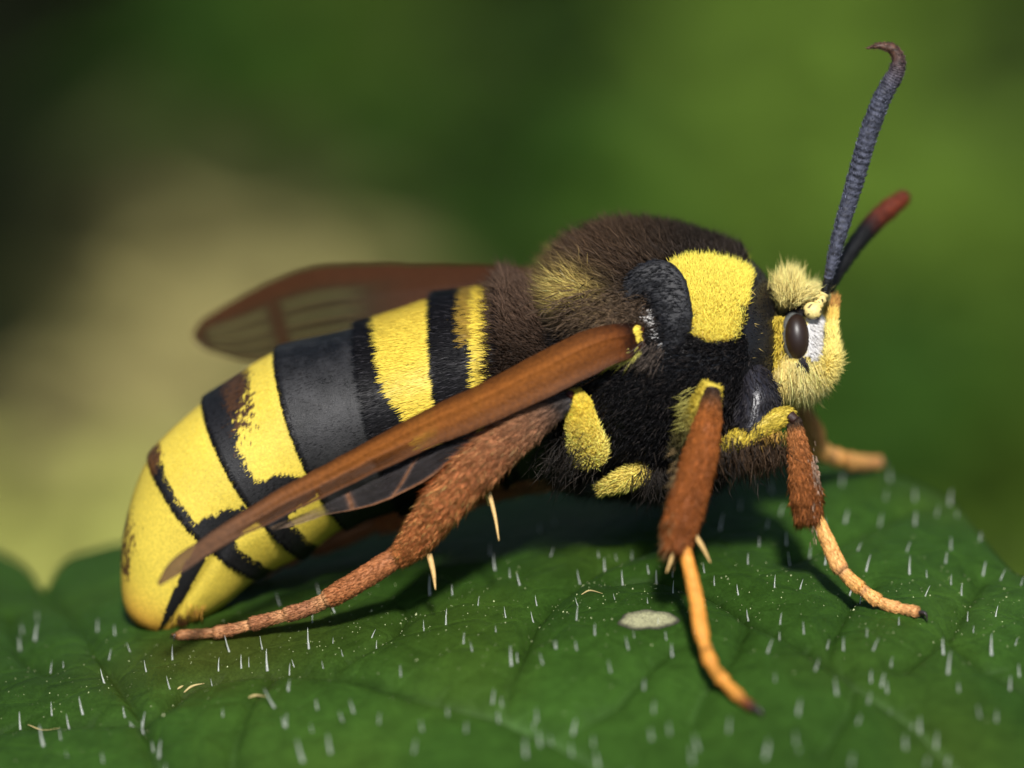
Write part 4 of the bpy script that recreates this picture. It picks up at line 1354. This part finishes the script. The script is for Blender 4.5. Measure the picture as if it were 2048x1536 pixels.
# --- wings
def wing(name, up, lo, colf, n=200, m=48, bow=18):
    U, L = cr(up, n), cr(lo, n)
    U = U + (noise(U, 55) * 2.2 + noise(U, 17) * 0.9)[:, None] * np.array([0, 1, 0.3])
    L = L + (noise(L + 9, 55) * 2.6 + noise(L, 17) * 0.9)[:, None] * np.array([0, 1, 0.3])
    s = np.linspace(0, 1, m)
    G = U[:, None] * (1 - s)[None, :, None] + L[:, None] * s[None, :, None]
    t = np.linspace(0, 1, n)
    G[..., 2] += bow * (np.minimum(s / 0.36, (1 - s) / 0.64) - 0.25 * np.sin(np.clip((s - 0.36) / 0.64, 0, 1) * math.pi))[None] * np.sin(np.clip(t * 1.1 + 0.1, 0, 1) * math.pi)[:, None]
    T2 = np.repeat(t[:, None], m, 1).ravel()
    S2 = np.repeat(s[None], n, 0).ravel()
    c = colf(T2, S2, G.reshape(-1, 3))
    # ribs where the veins run
    Nn, _ = grid_normals(G, False)
    lum = c[:, :3].sum(1).reshape(n, m)
    rib = np.clip((c[:, 3] - 0.45) * 3, 0, 3).reshape(n, m) + (0.5 * np.cos(s * 2 * math.pi * 2.3 + 0.6))[None] * np.clip(t * 8, 0, 1)[:, None]
    G = G + Nn * rib[..., None]
    g = Geo()
    add_grid(g, G, c, wrap=False)
    return g.build(name, M_wing, moth)

def near_fw(t, s, q):
    st = noise(np.stack([t * 45, s * 60, 0 * t], -1), 12)
    st2 = noise(np.stack([t * 60, s * 60, 0 * t + 40], -1), 24)
    col = np.array([0.165, 0.053, 0.009])[None] * (1 + 0.26 * st + 0.30 * st2)[:, None]
    base = sst(0.30, 0.05, t)[:, None]
    col = col * (1 - base * 0.6) + np.array([0.060, 0.013, 0.004]) * base * 0.6 * (1 + 0.4 * st)[:, None]
    tip = sst(0.55, 0.95, t)[:, None]
    col = col * (1 - tip) + np.array([0.10, 0.05, 0.025]) * tip * (1 + 0.15 * st)[:, None]
    vn = np.zeros(len(t))
    for s0, s1 in ((0.16, 0.34), (0.40, 0.52), (0.72, 0.64)):
        vn = np.maximum(vn, np.exp(-((s - (s0 + (s1 - s0) * t)) / 0.028) ** 2))
    col = col * (1 - 0.14 * vn[:, None])
    rimd = 1 - 0.5 * (1 - sst(0.04, 0.34, s)) - 0.45 * sst(0.86, 0.97, s)
    col = col * rimd[:, None]
    nb = noise(q + 17, 16) * 0.5 + noise(q, 7) * 0.5
    dk = np.exp(-((t - 0.06 - 0.02 * nb) / 0.035) ** 2)[:, None]
    col = col * (1 - 0.82 * dk)
    ye = ((t < 0.040 + 0.022 * nb) & (t > 0.008 + 0.012 * nb) & (s > 0.10 + 0.12 * nb) & (s < 0.78 + 0.2 * nb))[:, None]
    col = np.where(ye, YEL[None], col)
    a = np.full(len(t), 0.985)
    # the window between the veins in the outer half
    wnd = sst(0.44, 0.56, t) * sst(0.52, 0.64, s) * (1 - sst(0.86, 0.93, s)) * (1 - sst(0.72, 0.82, t))
    a = a - 0.62 * wnd
    a = a - 0.09 * sst(0.72, 0.9, t)
    return np.hstack([np.clip(col, 0, 1), a[:, None]])
up = [(1288, 642, 46), (1240, 646, 66), (1180, 656, 82), (1100, 692, 94), (1000, 745, 92), (880, 803, 92), (760, 866, 96), (640, 932, 108), (520, 1000, 138), (420, 1066, 172), (345, 1118, 205), (315, 1162, 218)]
lo = [(1290, 694, 62), (1262, 716, 80), (1220, 732, 98), (1120, 783, 124), (1000, 838, 126), (880, 888, 122), (770, 936, 120), (660, 990, 124), (545, 1043, 146), (450, 1090, 176), (375, 1138, 206), (318, 1172, 219)]
wing('forewing', up, lo, near_fw, bow=20)['label'] = 'narrow rusty brown forewing held along the abdomen'

def near_hw(t, s, q):
    st = noise(q, 20)
    col = np.tile([0.10, 0.085, 0.085], (len(t), 1)) * (1 + 0.3 * st)[:, None]
    a = np.full(len(t), 0.22)
    edge = np.clip(sst(0.86, 0.95, s), 0, 1)
    vein = np.zeros(len(t))
    for t0, t1 in ((0.70, 0.52), (0.80, 0.74)):
        tv = t1 + (t0 - t1) * s
        vein = np.maximum(vein, np.exp(-((t - tv) / 0.010) ** 2))
    f = np.maximum(edge, vein)[:, None]
    col = col * (1 - f) + np.array([0.17, 0.075, 0.035]) * f
    a = a + 0.68 * f[:, 0]
    tip = sst(0.80, 0.9, t)
    a = np.maximum(a, 0.75 * tip)
    col = col * (1 - tip[:, None]) + np.array([0.13, 0.085, 0.055]) * tip[:, None]
    return np.hstack([np.clip(col, 0, 1), a[:, None]])
up = [(1200, 740, 60), (1120, 786, 84), (1000, 832, 92), (900, 884, 92), (800, 932, 92), (710, 978, 94), (620, 1020, 100), (540, 1052, 108)]
lo = [(1198, 752, 58), (1110, 806, 78), (1000, 856, 92), (925, 900, 90), (868, 950, 86), (770, 1002, 88), (660, 1030, 96), (545, 1060, 108)]
wing('hindwing', up, lo, near_hw, n=140, m=24, bow=5)['label'] = 'clear hindwing edge showing below the brown forewing'

def far_fw(t, s, q):
    st = noise(q, 30)
    col = np.tile([0.014, 0.012, 0.005], (len(t), 1)) * (1 + 0.25 * st)[:, None]
    a = np.full(len(t), 0.74)
    ed = np.maximum(1 - sst(0.16, 0.34, s), 0.8 * sst(0.90, 0.97, s))
    ed = np.maximum(ed, sst(0.84, 0.96, t) * 0.8)
    ed = np.maximum(ed, 0.7 * np.exp(-((t - 0.66) / 0.02) ** 2))
    ed = np.maximum(ed, 1 - sst(0.30, 0.5, t))
    for s0 in (0.45, 0.65, 0.8):
        ed = np.maximum(ed, 0.5 * np.exp(-((s - s0) / 0.025) ** 2))
    f = ed[:, None]
    col = col * (1 - f) + np.array([0.036, 0.011, 0.003]) * f
    tipc = sst(0.88, 0.97, t)[:, None] * sst(0.4, 0.8, s)[:, None]
    col = col * (1 - tipc) + np.array([0.04, 0.026, 0.015]) * tipc
    return np.hstack([np.clip(col, 0, 1), np.clip(a + 0.5 * ed, 0, 0.97)[:, None]])
up = [(1120, 545, -400), (1040, 533, -425), (900, 528, -460), (760, 527, -500), (650, 531, -535), (560, 555, -565), (470, 598, -590), (405, 638, -605), (384, 668, -608)]
lo = [(1110, 590, -380), (1040, 610, -385), (900, 650, -395), (780, 685, -405), (680, 700, -430), (600, 712, -470), (510, 722, -520), (430, 708, -570), (388, 682, -604)]
wing('forewing', up, lo, far_fw, bow=10)['label'] = 'clear forewing with dark brown margin behind the abdomen'
up = [(1110, 600, -375), (1000, 640, -380), (850, 680, -385), (760, 700, -395)]
lo = [(1110, 640, -370), (1000, 690, -365), (850, 740, -370), (760, 740, -385)]
wing('hindwing', up, lo, near_hw, n=80, m=20, bow=5)['label'] = 'small clear hindwing hidden behind the abdomen'

bpy.context.view_layer.update()
